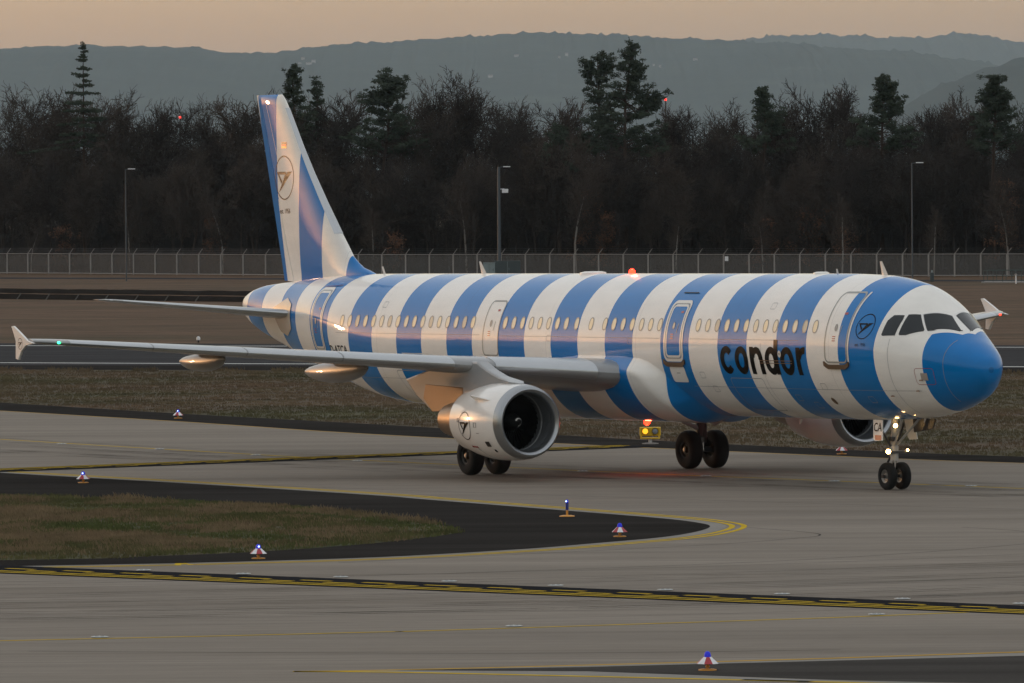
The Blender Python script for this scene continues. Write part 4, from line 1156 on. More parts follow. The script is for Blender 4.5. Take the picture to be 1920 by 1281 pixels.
# ------------------------------------------------------------------ tail
def lerp_pts(P, z):
    for (xa, za), (xb, zb) in zip(P, P[1:]):
        if za <= z <= zb: return xa + (xb - xa) * (z - za) / (zb - za)
    return P[-1][0] if z > P[-1][1] else P[0][0]
FIN_LE = [(35.3, 5.3), (35.66, 5.97), (36.61, 6.18), (37.16, 6.5), (37.59, 6.93), (37.92, 7.25), (38.9, 8.27), (39.78, 9.25), (40.44, 10.06), (41.54, 11.54), (41.79, 11.77), (42.0, 11.85)]
FIN_TE = [(41.95, 5.3), (41.97, 5.66), (43.56, 11.80)]
HINGE = [(40.90, 5.35), (41.15, 6.13), (43.28, 11.80)]
def rud_chord(z): return 1.52 + (0.62 - 1.52) * (z - 6.1) / 5.7
def fin_half(x, z):
    le = lerp_pts(FIN_LE, z); ch = lerp_pts(HINGE, z) + rud_chord(z) - le
    t = min(.10, .52 / ch); q = min(max((x - le) / ch, 0.0), .999)
    k = 1 if z < 11.6 else max(.12, math.sqrt(max(0, 1 - ((z - 11.6) / .2) ** 2)))
    return k * ch * 5 * t * (0.2969 * math.sqrt(q) - 0.126 * q - 0.3516 * q**2 + 0.2843 * q**3 - 0.1036 * q**4)
fin_y = fin_half
vs, fs = [], []
zs = [5.35, 5.7, 5.95, 6.05, 6.15, 6.3, 6.5, 6.8, 7.2, 7.8, 8.6, 9.4, 10.2, 10.8, 11.2, 11.45, 11.6, 11.70, 11.76, 11.79]
SEC = [(1 - math.cos(math.pi / 2 * i / 16)) for i in range(17)]
for z in zs:                                             # fixed fin: leading edge to the hinge line
    le, hg = lerp_pts(FIN_LE, z), lerp_pts(HINGE, z)
    X_ = [le + (hg - le) * t for t in SEC]
    vs += [(x, fin_half(x, z), z) for x in reversed(X_)] + [(x, -fin_half(x, z), z) for x in X_[1:]]
ns = 33
fs = [(k*ns+i, k*ns+(i+1) % ns, (k+1)*ns+(i+1) % ns, (k+1)*ns+i) for k in range(len(zs) - 1) for i in range(ns)] + [tuple(range((len(zs)-1)*ns, len(zs)*ns))]
fin = MB().add(vs, fs).build('tail_fin', M['livery'], air, True)
# rudder, swung to the left about the slanting hinge
h0, h1 = Vector((41.05, 0, 5.85)), Vector((43.28, 0, 11.80))
rot = Matrix.Rotation(R(-13), 3, (h1 - h0).normalized())
vs = []
rz = [z for z in zs if z > 6.1] ; rz = [5.72] + rz
for z in rz:
    hg = lerp_pts(HINGE, z); X_ = [hg + .02 + (rud_chord(z) - .02) * i / 8 for i in range(9)]
    ring = [(x, fin_half(x, z) * (1 if i < 8 else .3) + .002, z) for i, x in enumerate(X_)] + [(x, -fin_half(x, z) * (1 if i > 0 else .3) - .002, z) for i, x in enumerate(reversed(X_))]
    vs += [tuple(h0 + rot @ (Vector(q) - h0)) for q in ring]
ns = 18
fs = [(k*ns+i, k*ns+(i+1) % ns, (k+1)*ns+(i+1) % ns, (k+1)*ns+i) for k in range(len(rz) - 1) for i in range(ns)] + [tuple(range(ns)), tuple(range((len(rz)-1)*ns, len(rz)*ns))]
MB().add(vs, fs).build('rudder', M['livery_low_coat'], air, True)
fsk = lambda x, z, off=.006: (x, fin_y(x, z) + off, z)
logo(lambda a, b: fsk(41.50 - a, 9.08 + b), .72, M['decal'], fin, .055)
text_on('slogan', 'est. 1956', 0.22, lambda a, b: fsk(41.50 - a, 7.99 + b), M['decal'], fin, 0.003, sx=1.05)
for i, k in enumerate(('flag_gold', 'flag_red', 'flag_black')):
    mesh_obj('flag', [fsk(41.30 + a * .38, 10.03 + (i + b) * .068) for b in (0, 1) for a in (0, .5, 1)], [(0,1,4,3),(1,2,5,4)], M[k], fin)
# rudder hinge line, rudder hinges and leading edge strip
def fin_line(x0, z0, x1, z1, wd, mat, name, n=20):
    vs = []
    for i in range(n + 1):
        x, z = x0 + (x1 - x0) * i / n, z0 + (z1 - z0) * i / n
        vs += [fsk(x - wd / 2, z, .005), fsk(x + wd / 2, z, .005)]
    return mesh_obj(name, vs, [(2*i, 2*i+1, 2*i+3, 2*i+2) for i in range(n)], mat, fin)
fin_line(40.55, 6.6, 42.85, 11.6, .018, M['frame_white'], 'panel_joint')
vs = []
for i in range(31):
    z = 7.25 + i * (11.35 - 7.25) / 30
    le = lerp_pts(FIN_LE, z)
    ch = lerp_pts(HINGE, z) + rud_chord(z) - le
    for cx in (.045, .018, .004):
        vs.append((le + ch * cx - .012, fin_y(le + ch * cx, z) + .010, z))
    vs.append((le - .022, 0, z))
    for cx in (.004, .018, .045):
        vs.append((le + ch * cx - .012, -fin_y(le + ch * cx, z) - .010, z))
mesh_obj('fin_leading_edge', vs, [(7*i+j, 7*i+j+1, 7*i+j+8, 7*i+j+7) for i in range(30) for j in range(6)], M['slat_metal'], fin)

def build_tailplane(s):
    vs = []
    Y = [.3, .8, 1.4, 2.2, 3.2, 4.2, 5.2, 5.8, 6.05, 6.18, 6.22]
    for y in Y:
        le = 39.50 + (y - 1) * .60 + (max(0, y - 5.7) ** 2) * 1.3; te = 42.55 + (y - 1) * .165 
        ch = te - le; z = 4.70 + (y - 1) * .108
        for cx, cz in airfoil(16, .10 if y < 6.1 else .05, 0): vs.append((le + ch * cx, s * y, z + cz * ch - .01 * cx * ch))
    n = len(airfoil(16, .1, 0))
    fs = [(k*n+i, k*n+(i+1) % n, (k+1)*n+(i+1) % n, (k+1)*n+i) for k in range(len(Y) - 1) for i in range(n)] + [tuple(range((len(Y)-1)*n, len(Y)*n))]
    tp = MB().add(vs, fs).build('tailplane', M['wing_grey'], air, True)
    # polished leading edge
    vs = []
    for k in range(13):
        y = 1.05 + k * (6.0 - 1.05) / 12
        le = 39.50 + (y - 1) * .60 + (max(0, y - 5.7) ** 2) * 1.3; ch = 42.55 + (y - 1) * .165 - le; z = 4.70 + (y - 1) * .108
        sec = [q for q in airfoil(40, .104, 0) if q[0] < .07]
        vs += [(le + ch * cx - .008, s * y, z + cz * ch) for cx, cz in sec]
    m = len(sec)
    mesh_obj('leading_edge', vs, [(k*m+i, k*m+i+1, (k+1)*m+i+1, (k+1)*m+i) for k in range(12) for i in range(m - 1)], M['slat_metal'], tp)
    # plate on the fuselage round the tailplane root
    pl = [(39.9, 5.2), (39.35, 5.0), (39.35, 4.22), (39.95, 3.98), (40.55, 4.12), (41.1, 4.85)]
    poly_on_skin('trim_plate', pl, 0.02, M['trim_tan'], tp, .15, s)
    return tp
build_tailplane(1); build_tailplane(-1)

# ------------------------------------------------------------------ undercarriage
def wheel(name, x, y, z, r, wd, rr, parent, out):
    """tyre round the axle along y; out = side that shows the rim"""
    prof = []
    for i in range(17):
        a = math.pi * i / 16
        prof.append((-wd / 2 * math.copysign(abs(math.cos(a)) ** .55, math.cos(a)), rr + (r - rr) * abs(math.sin(a)) ** .45))
    prof = [(-wd * .42, rr - .01)] + prof + [(wd * .42, rr - .01)]
    t = MB().lathe(prof, (x, y, z), 'y', 40).build(name, M['tyre'], parent, True, auto=False)
    for sg in (-1, 1):
        MB().lathe([(sg * wd * .42, rr + .004), (sg * wd * .36, rr * .82), (sg * wd * .22, rr * .74), (sg * wd * .20, rr * .42), (sg * wd * .40, rr * .34), (sg * wd * .42, rr * .1), (sg * wd * .42, .002)], (x, y, z), 'y', 28).build('rim', M['rim'] if r < .45 else M['rim_dark'], t, True)
        MB().lathe([(sg * (wd * .425), rr * .22), (sg * (wd * .47), rr * .18), (sg * (wd * .475), .002)], (x, y, z), 'y', 16).build('hub_cap', M['rim'], t, True)
        mb = MB()
        for i in range(8):
            a = math.pi / 4 * i
            mb.tube((x + rr * .58 * math.cos(a), y + sg * wd * .20, z + rr * .58 * math.sin(a)), (x + rr * .58 * math.cos(a), y + sg * wd * .25, z + rr * .58 * math.sin(a)), rr * .07, n=6)
        mb.build('wheel_bolts', M['rim_dark'], t)
    return t

ng = MB().tube((5.02, 0, 1.95), (5.07, 0, 1.05), .10, .10, 14).tube((5.07, 0, 1.12), (5.07, 0, .72), .125, .115, 14).build('nose_gear', M['strut'], air, True)
MB().tube((5.07, 0, .75), (5.07, 0, .30), .062, n=12).build('oleo', M['chrome'], ng, True)
MB().tube((5.07, -.42, .28), (5.07, .42, .28), .05, n=10).build('axle', M['strut_dark'], ng, True)
for y in (-.235, .235):
    wheel('wheel', 5.07, y, .385 - .102, .385, .225, .20, ng, 1)
MB().tube((5.05, .02, 1.10), (4.15, .30, 1.92), .035, n=8).tube((5.05, -.02, 1.10), (4.15, -.30, 1.92), .035, n=8).build('drag_brace', M['strut'], ng, True)
MB().tube((5.06, .05, 1.0), (5.2, .42, 1.75), .03, n=8).tube((5.06, -.05, 1.0), (5.2, -.42, 1.75), .03, n=8).build('side_brace', M['strut_dark'], ng, True)
MB().tube((5.12, 0, 1.0), (5.42, 0, .66), .035, n=8).tube((5.42, 0, .66), (5.12, 0, .36), .035, n=8).build('torque_link', M['strut_dark'], ng, True)
MB().box((4.98, 0, .95), (.12, .62, .07)).box((5.02, .0, 1.32), (.16, .30, .12)).build('lamp_bracket', M['strut_dark'], ng)
def disc_lamp(name, c, r, mat, parent, n=18):
    d = Vector((-1, .34, .04)).normalized(); u = d.orthogonal().normalized(); v = d.cross(u); c = Vector(c)
    can = MB().tube(c - d * .10, c, r * .75, r * 1.06, n, cap=False).build(name, M['strut_dark'], parent, True)
    mesh_obj('lens', [c + d * (.03 if i else .05) + ((u * math.cos(2*math.pi*i/n) + v * math.sin(2*math.pi*i/n)) * r if i else Vector()) for i in range(n + 1)], [(0, 1 + i, 1 + (i + 1) % n) for i in range(n)], mat, can)
    return can
disc_lamp('taxi_lamp', (4.90, .31, .98), .068, M['land_light'], ng)
disc_lamp('taxi_lamp', (4.90, .06, 1.70), .060, M['land_light'], ng)
disc_lamp('taxi_lamp', (4.90, -.33, 1.00), .036, M['land_light'], ng)
# gear doors, the forward right one carrying the last two letters of the registration
dpl = [(5.10, 1.88), (5.50, 1.88), (5.42, 1.36), (5.35, 1.28), (5.08, 1.28)]
gd = MB().prism([(4.82, 1.88), (5.32, 1.88), (5.24, 1.36), (5.16, 1.28), (4.74, 1.30)], .50, .525, lambda q, t: (q[0], t + (1.86 - q[1]) * .12, q[1])).build('gear_door', M['air_white'], air, False, bevel=.008)
gl = lambda x, z, o=.004: (x, .527 + o + (1.86 - z) * .12, z)
text_on('gear_door_letters', 'CA', .34, lambda a, b: gl(5.04 - a, 1.66 + b), M['decal'], gd, .004, sx=.9)
mesh_obj('red_placard', [gl(4.80, 1.31), gl(5.12, 1.31), gl(5.16, 1.45), gl(4.82, 1.45)], [(0, 1, 2, 3)], M['red_print'], gd, False)
MB().prism([(4.82, 1.88), (5.32, 1.88), (5.24, 1.36), (5.16, 1.28), (4.74, 1.30)], -.525, -.50, lambda q, t: (q[0], t - (1.86 - q[1]) * .12, q[1])).build('gear_door', M['air_white'], air, False, bevel=.008)
MB().prism([(3.55, 1.90), (4.75, 1.90), (4.70, 1.50), (3.75, 1.60)], -.46, -.43, lambda q, t: (q[0], t, q[1])).build('gear_door', M['strut_dark'], air)

def main_gear(s):
    dz = .041 * s
    g = MB().tube((21.85, s * 3.55, 2.7), (21.98, s * 3.78, 1.25), .15, .15, 16).tube((21.98, s * 3.78, 1.32), (21.98, s * 3.79, .95 + dz), .175, .165, 16).build('main_gear', M['strut_dark'], air, True)
    MB().tube((21.98, s * 3.79, 1.0), (21.98, s * 3.795, .55 + dz), .10, n=14).build('oleo', M['chrome'], g, True)
    MB().tube((21.98, s * 3.20, .58 + dz), (21.98, s * 4.40, .58 + dz), .085, n=12).build('axle', M['strut_dark'], g, True)
    MB().tube((21.98, s * 3.75, 1.15), (21.95, s * 2.0, 1.95), .07, n=8).build('side_brace', M['strut'], g, True)
    MB().tube((22.1, s * 3.79, 1.1), (22.45, s * 3.79, .80), .045, n=8).tube((22.45, s * 3.79, .80), (22.1, s * 3.79, .56 + dz), .045, n=8).build('torque_link', M['strut_dark'], g, True)
    mb = MB()
    for k in range(3): mb.tube((21.80, s * (3.70 + .06 * k), 2.4), (21.80, s * (3.72 + .06 * k), .75), .015, n=6)
    mb.build('hydraulic_lines', M['strut_dark'], g)
    for y in (3.335, 4.255):
        wheel('wheel', 21.98, s * y, .585 + (.0107 * s * y), .585, .42, .27, g, s)
    MB().prism([(21.1, 2.75), (22.7, 2.75), (22.55, 1.5), (21.7, 1.25), (21.3, 1.4)], 4.0, 4.05, lambda q, t: (q[0], s * (t + (2.75 - q[1]) * .05), q[1])).build('gear_door', M['air_grey'], air, False, bevel=.01)
main_gear(1); main_gear(-1)

# beacons, with their light
for c, s, e in (((19.51, 0, 5.965), 1, 5), ((18.80, 0, 1.60), -1, 4)):
    b = MB().lathe([(-.1 * s, .10), (.05 * s, .10), (.11 * s, .08), (.15 * s, .03), (.152 * s, .001)], c, 'z', 18).build('beacon', M['beacon'], air, True)
    ld = bpy.data.lights.new('beacon_light', 'POINT'); ld.energy = e; ld.color = (1, .08, .03); ld.shadow_soft_size = .1
    lo = bpy.data.objects.new('beacon_light', ld); COL.objects.link(lo); lo.parent = b; lo.location = (c[0], c[1], c[2] + .24 * s)
for cl in ((4.55, .45, 0), (4.0, .5, 0)):
    pass

# ------------------------------------------------------------------ taxiway lights and signs
def edge_light(loc, label, rz):
    o = empty('taxiway_edge_light', (loc[0], loc[1], 0.008), rz); o.scale = (.94, .94, .94)
    MB().lathe([(0, .17), (.018, .168), (.030, .12), (.034, .002)], n=24).build('base_plate', M['orange'], o, True)
    MB().tube((0, 0, .02), (0, 0, .16), .026, n=10).tube((0, 0, .06), (0, 0, .085), .045, n=10).build('stem', M['orange'], o, True)
    for i in range(8):
        a, b = 2 * math.pi * i / 8, 2 * math.pi * (i + 1) / 8
        P = [(.215 * math.cos(a), .215 * math.sin(a), .125), (.215 * math.cos(b), .215 * math.sin(b), .125), (.080 * math.cos(b), .080 * math.sin(b), .250), (.080 * math.cos(a), .080 * math.sin(a), .250)]
        mesh_obj('skirt_panel', P, [(0, 1, 2, 3)], M['red'] if i % 2 else M['white'], o, False)
    MB().lathe([(.245, .066), (.29, .064), (.33, .052), (.352, .030), (.358, .002)], n=20).build('lens', M['blue_lens'], o, True)
    # the burning lamp inside shows as a bright spot on the side of the lens
    MB().lathe([(-.02, .002), (-.014, .016), (0, .022), (.014, .016), (.02, .002)], (-.022, -.062, .300), n=10).build('lamp', M['blue_lamp'], o, True)
    tag(o, label, 'taxiway light', 'red and white skirted taxiway edge lights')
for (x, y), lab in (((-12.6, 274.8), 'blue edge light on the dark shoulder beyond the far yellow line'), ((-12.6, 213.8), 'blue edge light near the upper edge of the island, far from the tip'),
                    ((2.6, 178.1), 'blue edge light near the tip of the dark island'), ((-5.9, 168.6), 'blue edge light below the island grass'),
                    ((3.4, 128.2), 'largest blue edge light, on the dark wedge at the bottom'), ((10.5, 232.8), 'red and white skirted edge light beyond the nose wheel')):
    edge_light((x, y), lab, 0.2 + x)
o = empty('taxiway_post_light', (1.4, 189.4, 0.008))
MB().lathe([(0, .20), (.02, .195), (.035, .13), (.04, .002)], n=24).build('base_plate', M['orange'], o, True)
MB().tube((0, 0, .03), (0, 0, .17), .030, n=12).build('stem', M['orange'], o, True)
MB().tube((0, 0, .17), (0, 0, .36), .042, n=12).build('post', M['blue_post'], o, True)
MB().lathe([(.36, .040), (.41, .040), (.435, .02), (.44, .002)], n=14).build('lens', M['blue_lens'], o, True)
MB().lathe([(-.02, .002), (0, .024), (.02, .002)], (-.02, -.032, .395), n=10).build('lamp', M['blue_lamp'], o, True)
tag(o, 'slim blue post light on an orange base, on the dark island', 'taxiway light')

g = empty('runway_guard_light', (4.6, 243.9, -0.01), R(-3))
MB().lathe([(0, .28), (.03, .28), (.05, .10), (.05, .002)], n=20).build('base_plate', M['fence_post'], g, True)
MB().tube((0, 0, .03), (0, 0, .22), .06, n=12).build('stem', M['white'], g, True)
MB().box((0, 0, .42), (.70, .26, .29)).build('housing', M['yellow_box'], g, bevel=.02)
MB().box((0, -.02, .20), (.66, .30, .05)).box((-.30, -.02, .25), (.05, .30, .07)).box((.30, -.02, .25), (.05, .30, .07)).build('mounting_tray', M['yellow_box'], g, bevel=.01)
for sx, mt in ((-.16, 'amber'), (.17, 'dead_lens')):
    MB().lathe([(-.04, .115), (0, .115), (0, .095), (.03, .09)], (sx, -.13, .43), 'y', 24).build('lamp_visor', M['black'], g, True)
    MB().lathe([(-.02, .002), (-.018, .05), (0, .096)], (sx, -.135, .43), 'y', 24).build('lamp', M[mt], g, True)
tag(g, 'yellow twin-lamp guard light box with one amber lamp lit, behind the airliner', 'guard light')

INS = [(-11.7, 241.6), (-15.3, 247.4), (-8.3, 163.7), (-6.0, 161.8), (-3.8, 160.2), (-1.4, 158.1), (0.9, 156.1), (3.2, 154.1), (5.6, 152.2), (8.0, 150.1), (10.3, 148.1), (-7.9, 139.0), (0.0, 141.6), (7.2, 144.7), (9.3, 211.1), (13.0, 207.0), (2.1, 219.9), (-4.9, 229.8), (-8.3, 235.4), (5.7, 215.5)]
proto = None
for i, (x, y) in enumerate(INS):
    bar = 2 <= i <= 10; near = 11 <= i <= 13
    if proto is None:
        proto = empty('inset_light', (x, y, .013))
        MB().lathe([(0, .17), (.010, .165), (.018, .12), (.020, .002)], n=20).build('cover', M['inset'], proto, True)
        MB().box((-.05, -.07, .020), (.07, .03, .014)).box((.05, -.07, .020), (.07, .03, .014)).build('lens', M['dead_lens'], proto)
        o = proto
    else:
        o = copy_tree(proto); o.location = (x, y, .013)
    ORD = ('first', 'second', 'third', 'fourth', 'fifth', 'sixth', 'seventh', 'eighth', 'ninth')
    up = sorted(q for k, q in enumerate(INS) if k < 2 or k > 13)
    tag(o, ORD[i - 2] + ' flush light disc from the left beside the striped holding line' if bar else ORD[i - 11] + ' flush light disc from the left on the lower yellow centre line' if near else ORD[up.index((x, y))] + ' flush light disc from the left on the centre line the airliner follows', 'inset light',
        'stop bar lights' if bar else 'lower centre line lights' if near else 'upper centre line lights')
o = empty('runway_edge_light', (-17.9, 416.4, -.014))
MB().tube((0, 0, 0), (0, 0, .14), .05, n=10).build('stem', M['black'], o, True)
MB().lathe([(.14, .10), (.24, .115), (.32, .085), (.35, .002)], n=16).build('lamp_head', M['white'], o, True)
tag(o, 'small white runway light at the far runway edge', 'runway light')

# ------------------------------------------------------------------ light masts, cabinet, railing
def mast(x, y, h, r, label, arm, cam_box=False):
    o = empty('light_mast', (x, y, -.03))
    MB().tube((0, 0, 0), (0, 0, h), r, r * .72, 12).build('pole', M['pole'], o, True)
    MB().tube((0, 0, h - .05), (arm, 0, h + .02), .04, n=6).build('arm', M['pole'], o, True)
    MB().box((arm + .25, 0, h + .02), (.7, .3, .09)).build('lamp_head', M['white'], o)
    if cam_box:
        MB().box((.62, -.1, h * .783), (.62, .5, .38)).box((.35, -.05, h * .80), (.4, .08, .08)).build('camera_housing', M['white'], o)
    tag(o, label, 'light mast', 'tall grey light masts')
mast(-37.8, 715.9, 11.0, .075, 'slim light mast standing left of the tail fin', .35)
mast(-1.2, 725.6, 11.0, .20, 'thick light mast with a white camera box', .55, True)
mast(38.1, 693.5, 11.0, .08, 'slim light mast standing above the cockpit', .5)
o = empty('equipment_cabinet', (-2.0, 719, -.03))
MB().box((-.2, 0, .75), (1.15, .8, 1.5)).build('cabinet_body', M['cab'], o, bevel=.02)
MB().box((-.2, -.42, .8), (.02, .03, 1.3)).box((.2, -.43, .85), (.05, .05, .2)).build('door_handle', M['cab_dark'], o)
MB().box((-.2, 0, 1.53), (1.25, .9, .07)).build('roof', M['cab'], o)
tag(o, 'pale grey equipment cabinet at the foot of the thick mast', 'cabinet')
o = empty('equipment_cabinet', (-.4, 722, -.03))
MB().box((0, 0, .85), (2.6, .9, 1.7)).build('cabinet_body', M['cab_dark'], o, bevel=.02)
MB().box((0, -.47, .85), (.03, .03, 1.6)).box((.15, -.48, .9), (.04, .05, .2)).build('door_handle', M['cab'], o)
tag(o, 'dark wide equipment cabinet behind the thick mast', 'cabinet')
o = empty('railing', (44.6, 657.0, -.03), R(-10))
for i in range(6):
    MB().tube((-2.1 + i * .85, 0, 0), (-2.1 + i * .85, 0, 1.15), .03, n=6).build('railing_post', M['green_paint'], o)
for z in (.25, .65, 1.13):
    MB().tube((-2.1, 0, z), (2.15, 0, z), .028, n=6).build('rail', M['green_paint'], o)
for i in range(6):
    MB().tube((-2.1 + i * .85, 3, 0), (-2.1 + i * .85, 3, 1.15), .03, n=6).build('railing_post', M['green_paint'], o)
MB().tube((-2.1, 3, 1.13), (2.15, 3, 1.13), .028, n=6).build('rail', M['green_paint'], o)
MB().box((0, 1.5, .05), (4.6, 3.4, .16)).build('culvert_slab', M['fence_post'], o)
tag(o, 'dark green pipe railing round a culvert beyond the nose', 'railing')
o = empty('marker_post', (38.6, 670.0, -.03))
MB().box((0, 0, .42), (.36, .36, .84)).build('post', M['cab_dark'], o, bevel=.02)
MB().tube((0, 0, .84), (0, 0, 1.05), .08, n=8).build('cap', M['cab'], o)
tag(o, 'squat dark marker post on the grass above the cockpit', 'marker post')
o = empty('marker_post', (45.0, 651.0, -.03))
MB().tube((0, 0, 0), (0, 0, .75), .06, n=8).build('post', M['white'], o)
MB().lathe([(.75, .12), (.85, .12), (.9, .05)], n=10).build('cap', M['fence_post'], o)
tag(o, 'thin pale marker post in front of the green railing', 'marker post')

# ------------------------------------------------------------------ perimeter fence
def fence_y(x):
    P = [(-200, 925.0), (-55.6, 792.8), (-39, 772.4), (-23.5, 752.3), (2.2, 736.0), (23.1, 717.6), (49.5, 702.3), (200, 610)]
    for (a, ya), (b, yb) in zip(P, P[1:]):
        if a <= x <= b: return ya + (yb - ya) * (x - a) / (b - a)
M['link'], _nt, _b = new_mat('chain_link')
_o = _nt.nodes['Material Output']
_tr = _nt.nodes.new('ShaderNodeBsdfTransparent'); _mx = _nt.nodes.new('ShaderNodeMixShader'); _mx.inputs[0].default_value = 0.30
_b.inputs['Base Color'].default_value = (0.22, 0.21, 0.20, 1); _b.inputs['Roughness'].default_value = .6
_nt.links.new(_tr.outputs[0], _mx.inputs[1]); _nt.links.new(_b.outputs[0], _mx.inputs[2]); _nt.links.new(_mx.outputs[0], _o.inputs['Surface'])
fen = empty('perimeter_fence', (0, 737, -.03))
post_me = arm_me = pan_me = None
X = [-84 + 2.44 * i for i in range(64)]
for i, x in enumerate(X):
    y = fence_y(x) - 737
    if post_me is None:
        p = MB().box((0, 0, 1.1), (.15, .15, 2.24)).build('post', M['fence_post'], fen)
        a = MB().tube((0, 0, 2.2), (.42, -.25, 2.78), .045, .035, 6).build('barbed_wire_arm', M['fence_post'], p)
        post_me, arm_me = p.data, a.data
    else:
        p = link('post', post_me, fen); a = link('barbed_wire_arm', arm_me, p)
    p.location = (x, y, 0)
    if i + 1 < len(X):
        y2 = fence_y(X[i + 1]) - 737
        mesh_obj('mesh_panel', [(x, y, .06), (X[i+1], y2, .06), (X[i+1], y2, 2.18), (x, y, 2.18)], [(0, 1, 2, 3)], M['link'], fen, False)
        MB().tube((x, y - .09, 2.2), (X[i+1], y2 - .09, 2.2), .035, n=5, cap=False).build('top_rail', M['fence_post'], fen)
        MB().tube((x, y - .09, .12), (X[i+1], y2 - .09, .12), .05, n=5, cap=False).build('bottom_rail', M['fence_post'], fen)
        mb = MB()
        for k in (.33, .66, .98): mb.tube((x + .42 * k, y - .25 * k, 2.2 + .58 * k), (X[i+1] + .42 * k, y2 - .25 * k, 2.2 + .58 * k), .012, n=3, cap=False)
        mb.build('barbed_wire', M['strut_dark'], fen)
tag(fen, 'long grey mesh fence with barbed wire arms in front of the wood', 'fence')
for u, lab in ((0.0, 'small white sign plate hung on the fence above the airliner'),):
    o = MB().box((21.2, fence_y(21.2) - .2, 1.75), (.34, .03, .45)).build('sign_plate', M['white'])
    tag(o, lab, 'sign')
# slanting marker boards along the drainage bank
for i in range(8):
    x = -42.9 + 2.57 * i
    o = MB().box((0, 0, .12), (.10, .05, .62), Matrix.Rotation(R(34), 3, 'Y')).build('bank_marker_board', M['board'])
    o.location = (x, bank_y(x) - .08, .06)
    tag(o, ('first', 'second', 'third', 'fourth', 'fifth', 'sixth', 'seventh', 'eighth')[i] + ' slanting pale board from the left along the dark drainage bank', 'marker board', 'boards along the drainage bank')

# ------------------------------------------------------------------ grass
M['blade_far'] = grass_mat('far_grass_blades', (0.13, 0.085, 0.056), (0.07, 0.066, 0.034), 0.44, 0.05)
def blades(name, spots, hmin, hmax, wd, per, mat, seed, label, parent=None):
    rnd = random.Random(seed)
    vs, fs = [], []
    for (x, y, k) in spots:
        for j in range(per):
            a = rnd.uniform(0, 6.283); r = rnd.uniform(0, .22)
            bx, by = x + r * math.cos(a), y + r * math.sin(a) * 1.5
            h = rnd.uniform(hmin, hmax) * k; ln = rnd.uniform(-.5, .5) * h; w2 = wd * rnd.uniform(.6, 1.3)
            n = len(vs)
            vs += [(bx - w2, by, 0.0), (bx + w2, by, 0.0), (bx + ln * .4 + w2 * .5, by + ln * .2, h * .6), (bx + ln, by + ln * .3, h)]
            fs += [(n, n + 1, n + 2, n + 3)]
    o = mesh_obj(name, vs, fs, mat, parent, False, 'stuff')
    tag(o, label, 'grass')
    return o
def inside(poly, x, y):
    c = False; j = len(poly) - 1
    for i in range(len(poly)):
        (xi, yi), (xj, yj) = poly[i], poly[j]
        if (yi > y) != (yj > y) and x < (xj - xi) * (y - yi) / (yj - yi) + xi: c = not c
        j = i
    return c
rnd = random.Random(21)
def lump(x, y, s):
    return math.sin(x * .61 * s + 1.3 * math.sin(y * .23 * s)) * math.sin(y * .37 * s + 1.7 * math.sin(x * .19 * s + 2)) 
sp = []
while len(sp) < 15000:
    x, y = rnd.uniform(-24, 0), rnd.uniform(163, 222)
    if not inside(IG, x, y): continue
    L_ = lump(x, y, 1.0) + .5 * lump(x + 9, y - 3, 2.3)
    sp.append((x, y, .30 + .35 * max(0, L_ - .05) + rnd.uniform(0, .18)))
g1 = blades('grass', sp, .08, .22, .012, 7, M['blade'], 1, 'short green and brown grass growing on the paved island')
g1.location.z = .012
# dry tussocks: clumps and one broad brown patch
sp = []
clumps = [(rnd.uniform(-17, -1.5), rnd.uniform(168, 206), rnd.uniform(.35, 1.3), rnd.uniform(.4, 1.8), rnd.uniform(.7, 1.25)) for _ in range(85)]
clumps += [(-11.5 + i * .8, 202.6 - i * .25 + rnd.uniform(-.5, .5), .7, .7, 1.2) for i in range(9)] + [(-5.2 + i * .55, 193 - i * 1.2, .5, .6, 1.15) for i in range(7)]
for cx, cy, rx, ry, k in clumps:
    for _ in range(int(95 * rx * ry) + 14):
        a_, q = rnd.uniform(0, 6.28), rnd.random() ** .5
        x, y = cx + rx * q * math.cos(a_), cy + ry * q * math.sin(a_)
        if inside(IG, x, y): sp.append((x, y, k * (1.15 - .55 * q)))
n0_ = len(sp)
while len(sp) < n0_ + 5600:
    x, y = rnd.gauss(-12.0, 3.6), rnd.gauss(178.5, 2.6)
    if inside(IG, x, y) and lump(x, y, .9) > -.45: sp.append((x, y, .55 + rnd.uniform(0, .3)))
g1b = blades('grass', sp, .07, .19, .012, 6, M['tussock'], 4, 'pale brown dry tussocks standing on the paved island')
g1b.location.z = .012
sp = []
verge = [(-36, 357)] + [(x, y + .2) for x, y in GE[2:-2]] + [(32, 330)]
while len(sp) < 30000:
    x, y = rnd.uniform(-34, 30), rnd.uniform(228, 358)
    if not inside(verge, x, y): continue
    L_ = lump(x, y, .8) + .5 * lump(x + 4, y - 8, 2.0)
    sp.append((x, y, .30 + .25 * max(0, L_) + rnd.uniform(0, .12)))
for _ in range(1600):                                        # taller dry clumps along the runway edge
    x = rnd.uniform(-34, 30); y = RW_N[0][1] + (x + 160) / 320 * (RW_N[1][1] - RW_N[0][1]) - 1.2 - rnd.uniform(0, 1.6)
    if math.sin(x * 1.7) + .6 * math.sin(x * .53 + 1) > .1: sp.append((x, y, .75 + rnd.uniform(0, .35)))
g2 = blades('grass', sp, .08, .24, .020, 5, M['blade_mid'], 2, 'rough grass verge between the taxiway and the runway')
g2.location.z = -.022

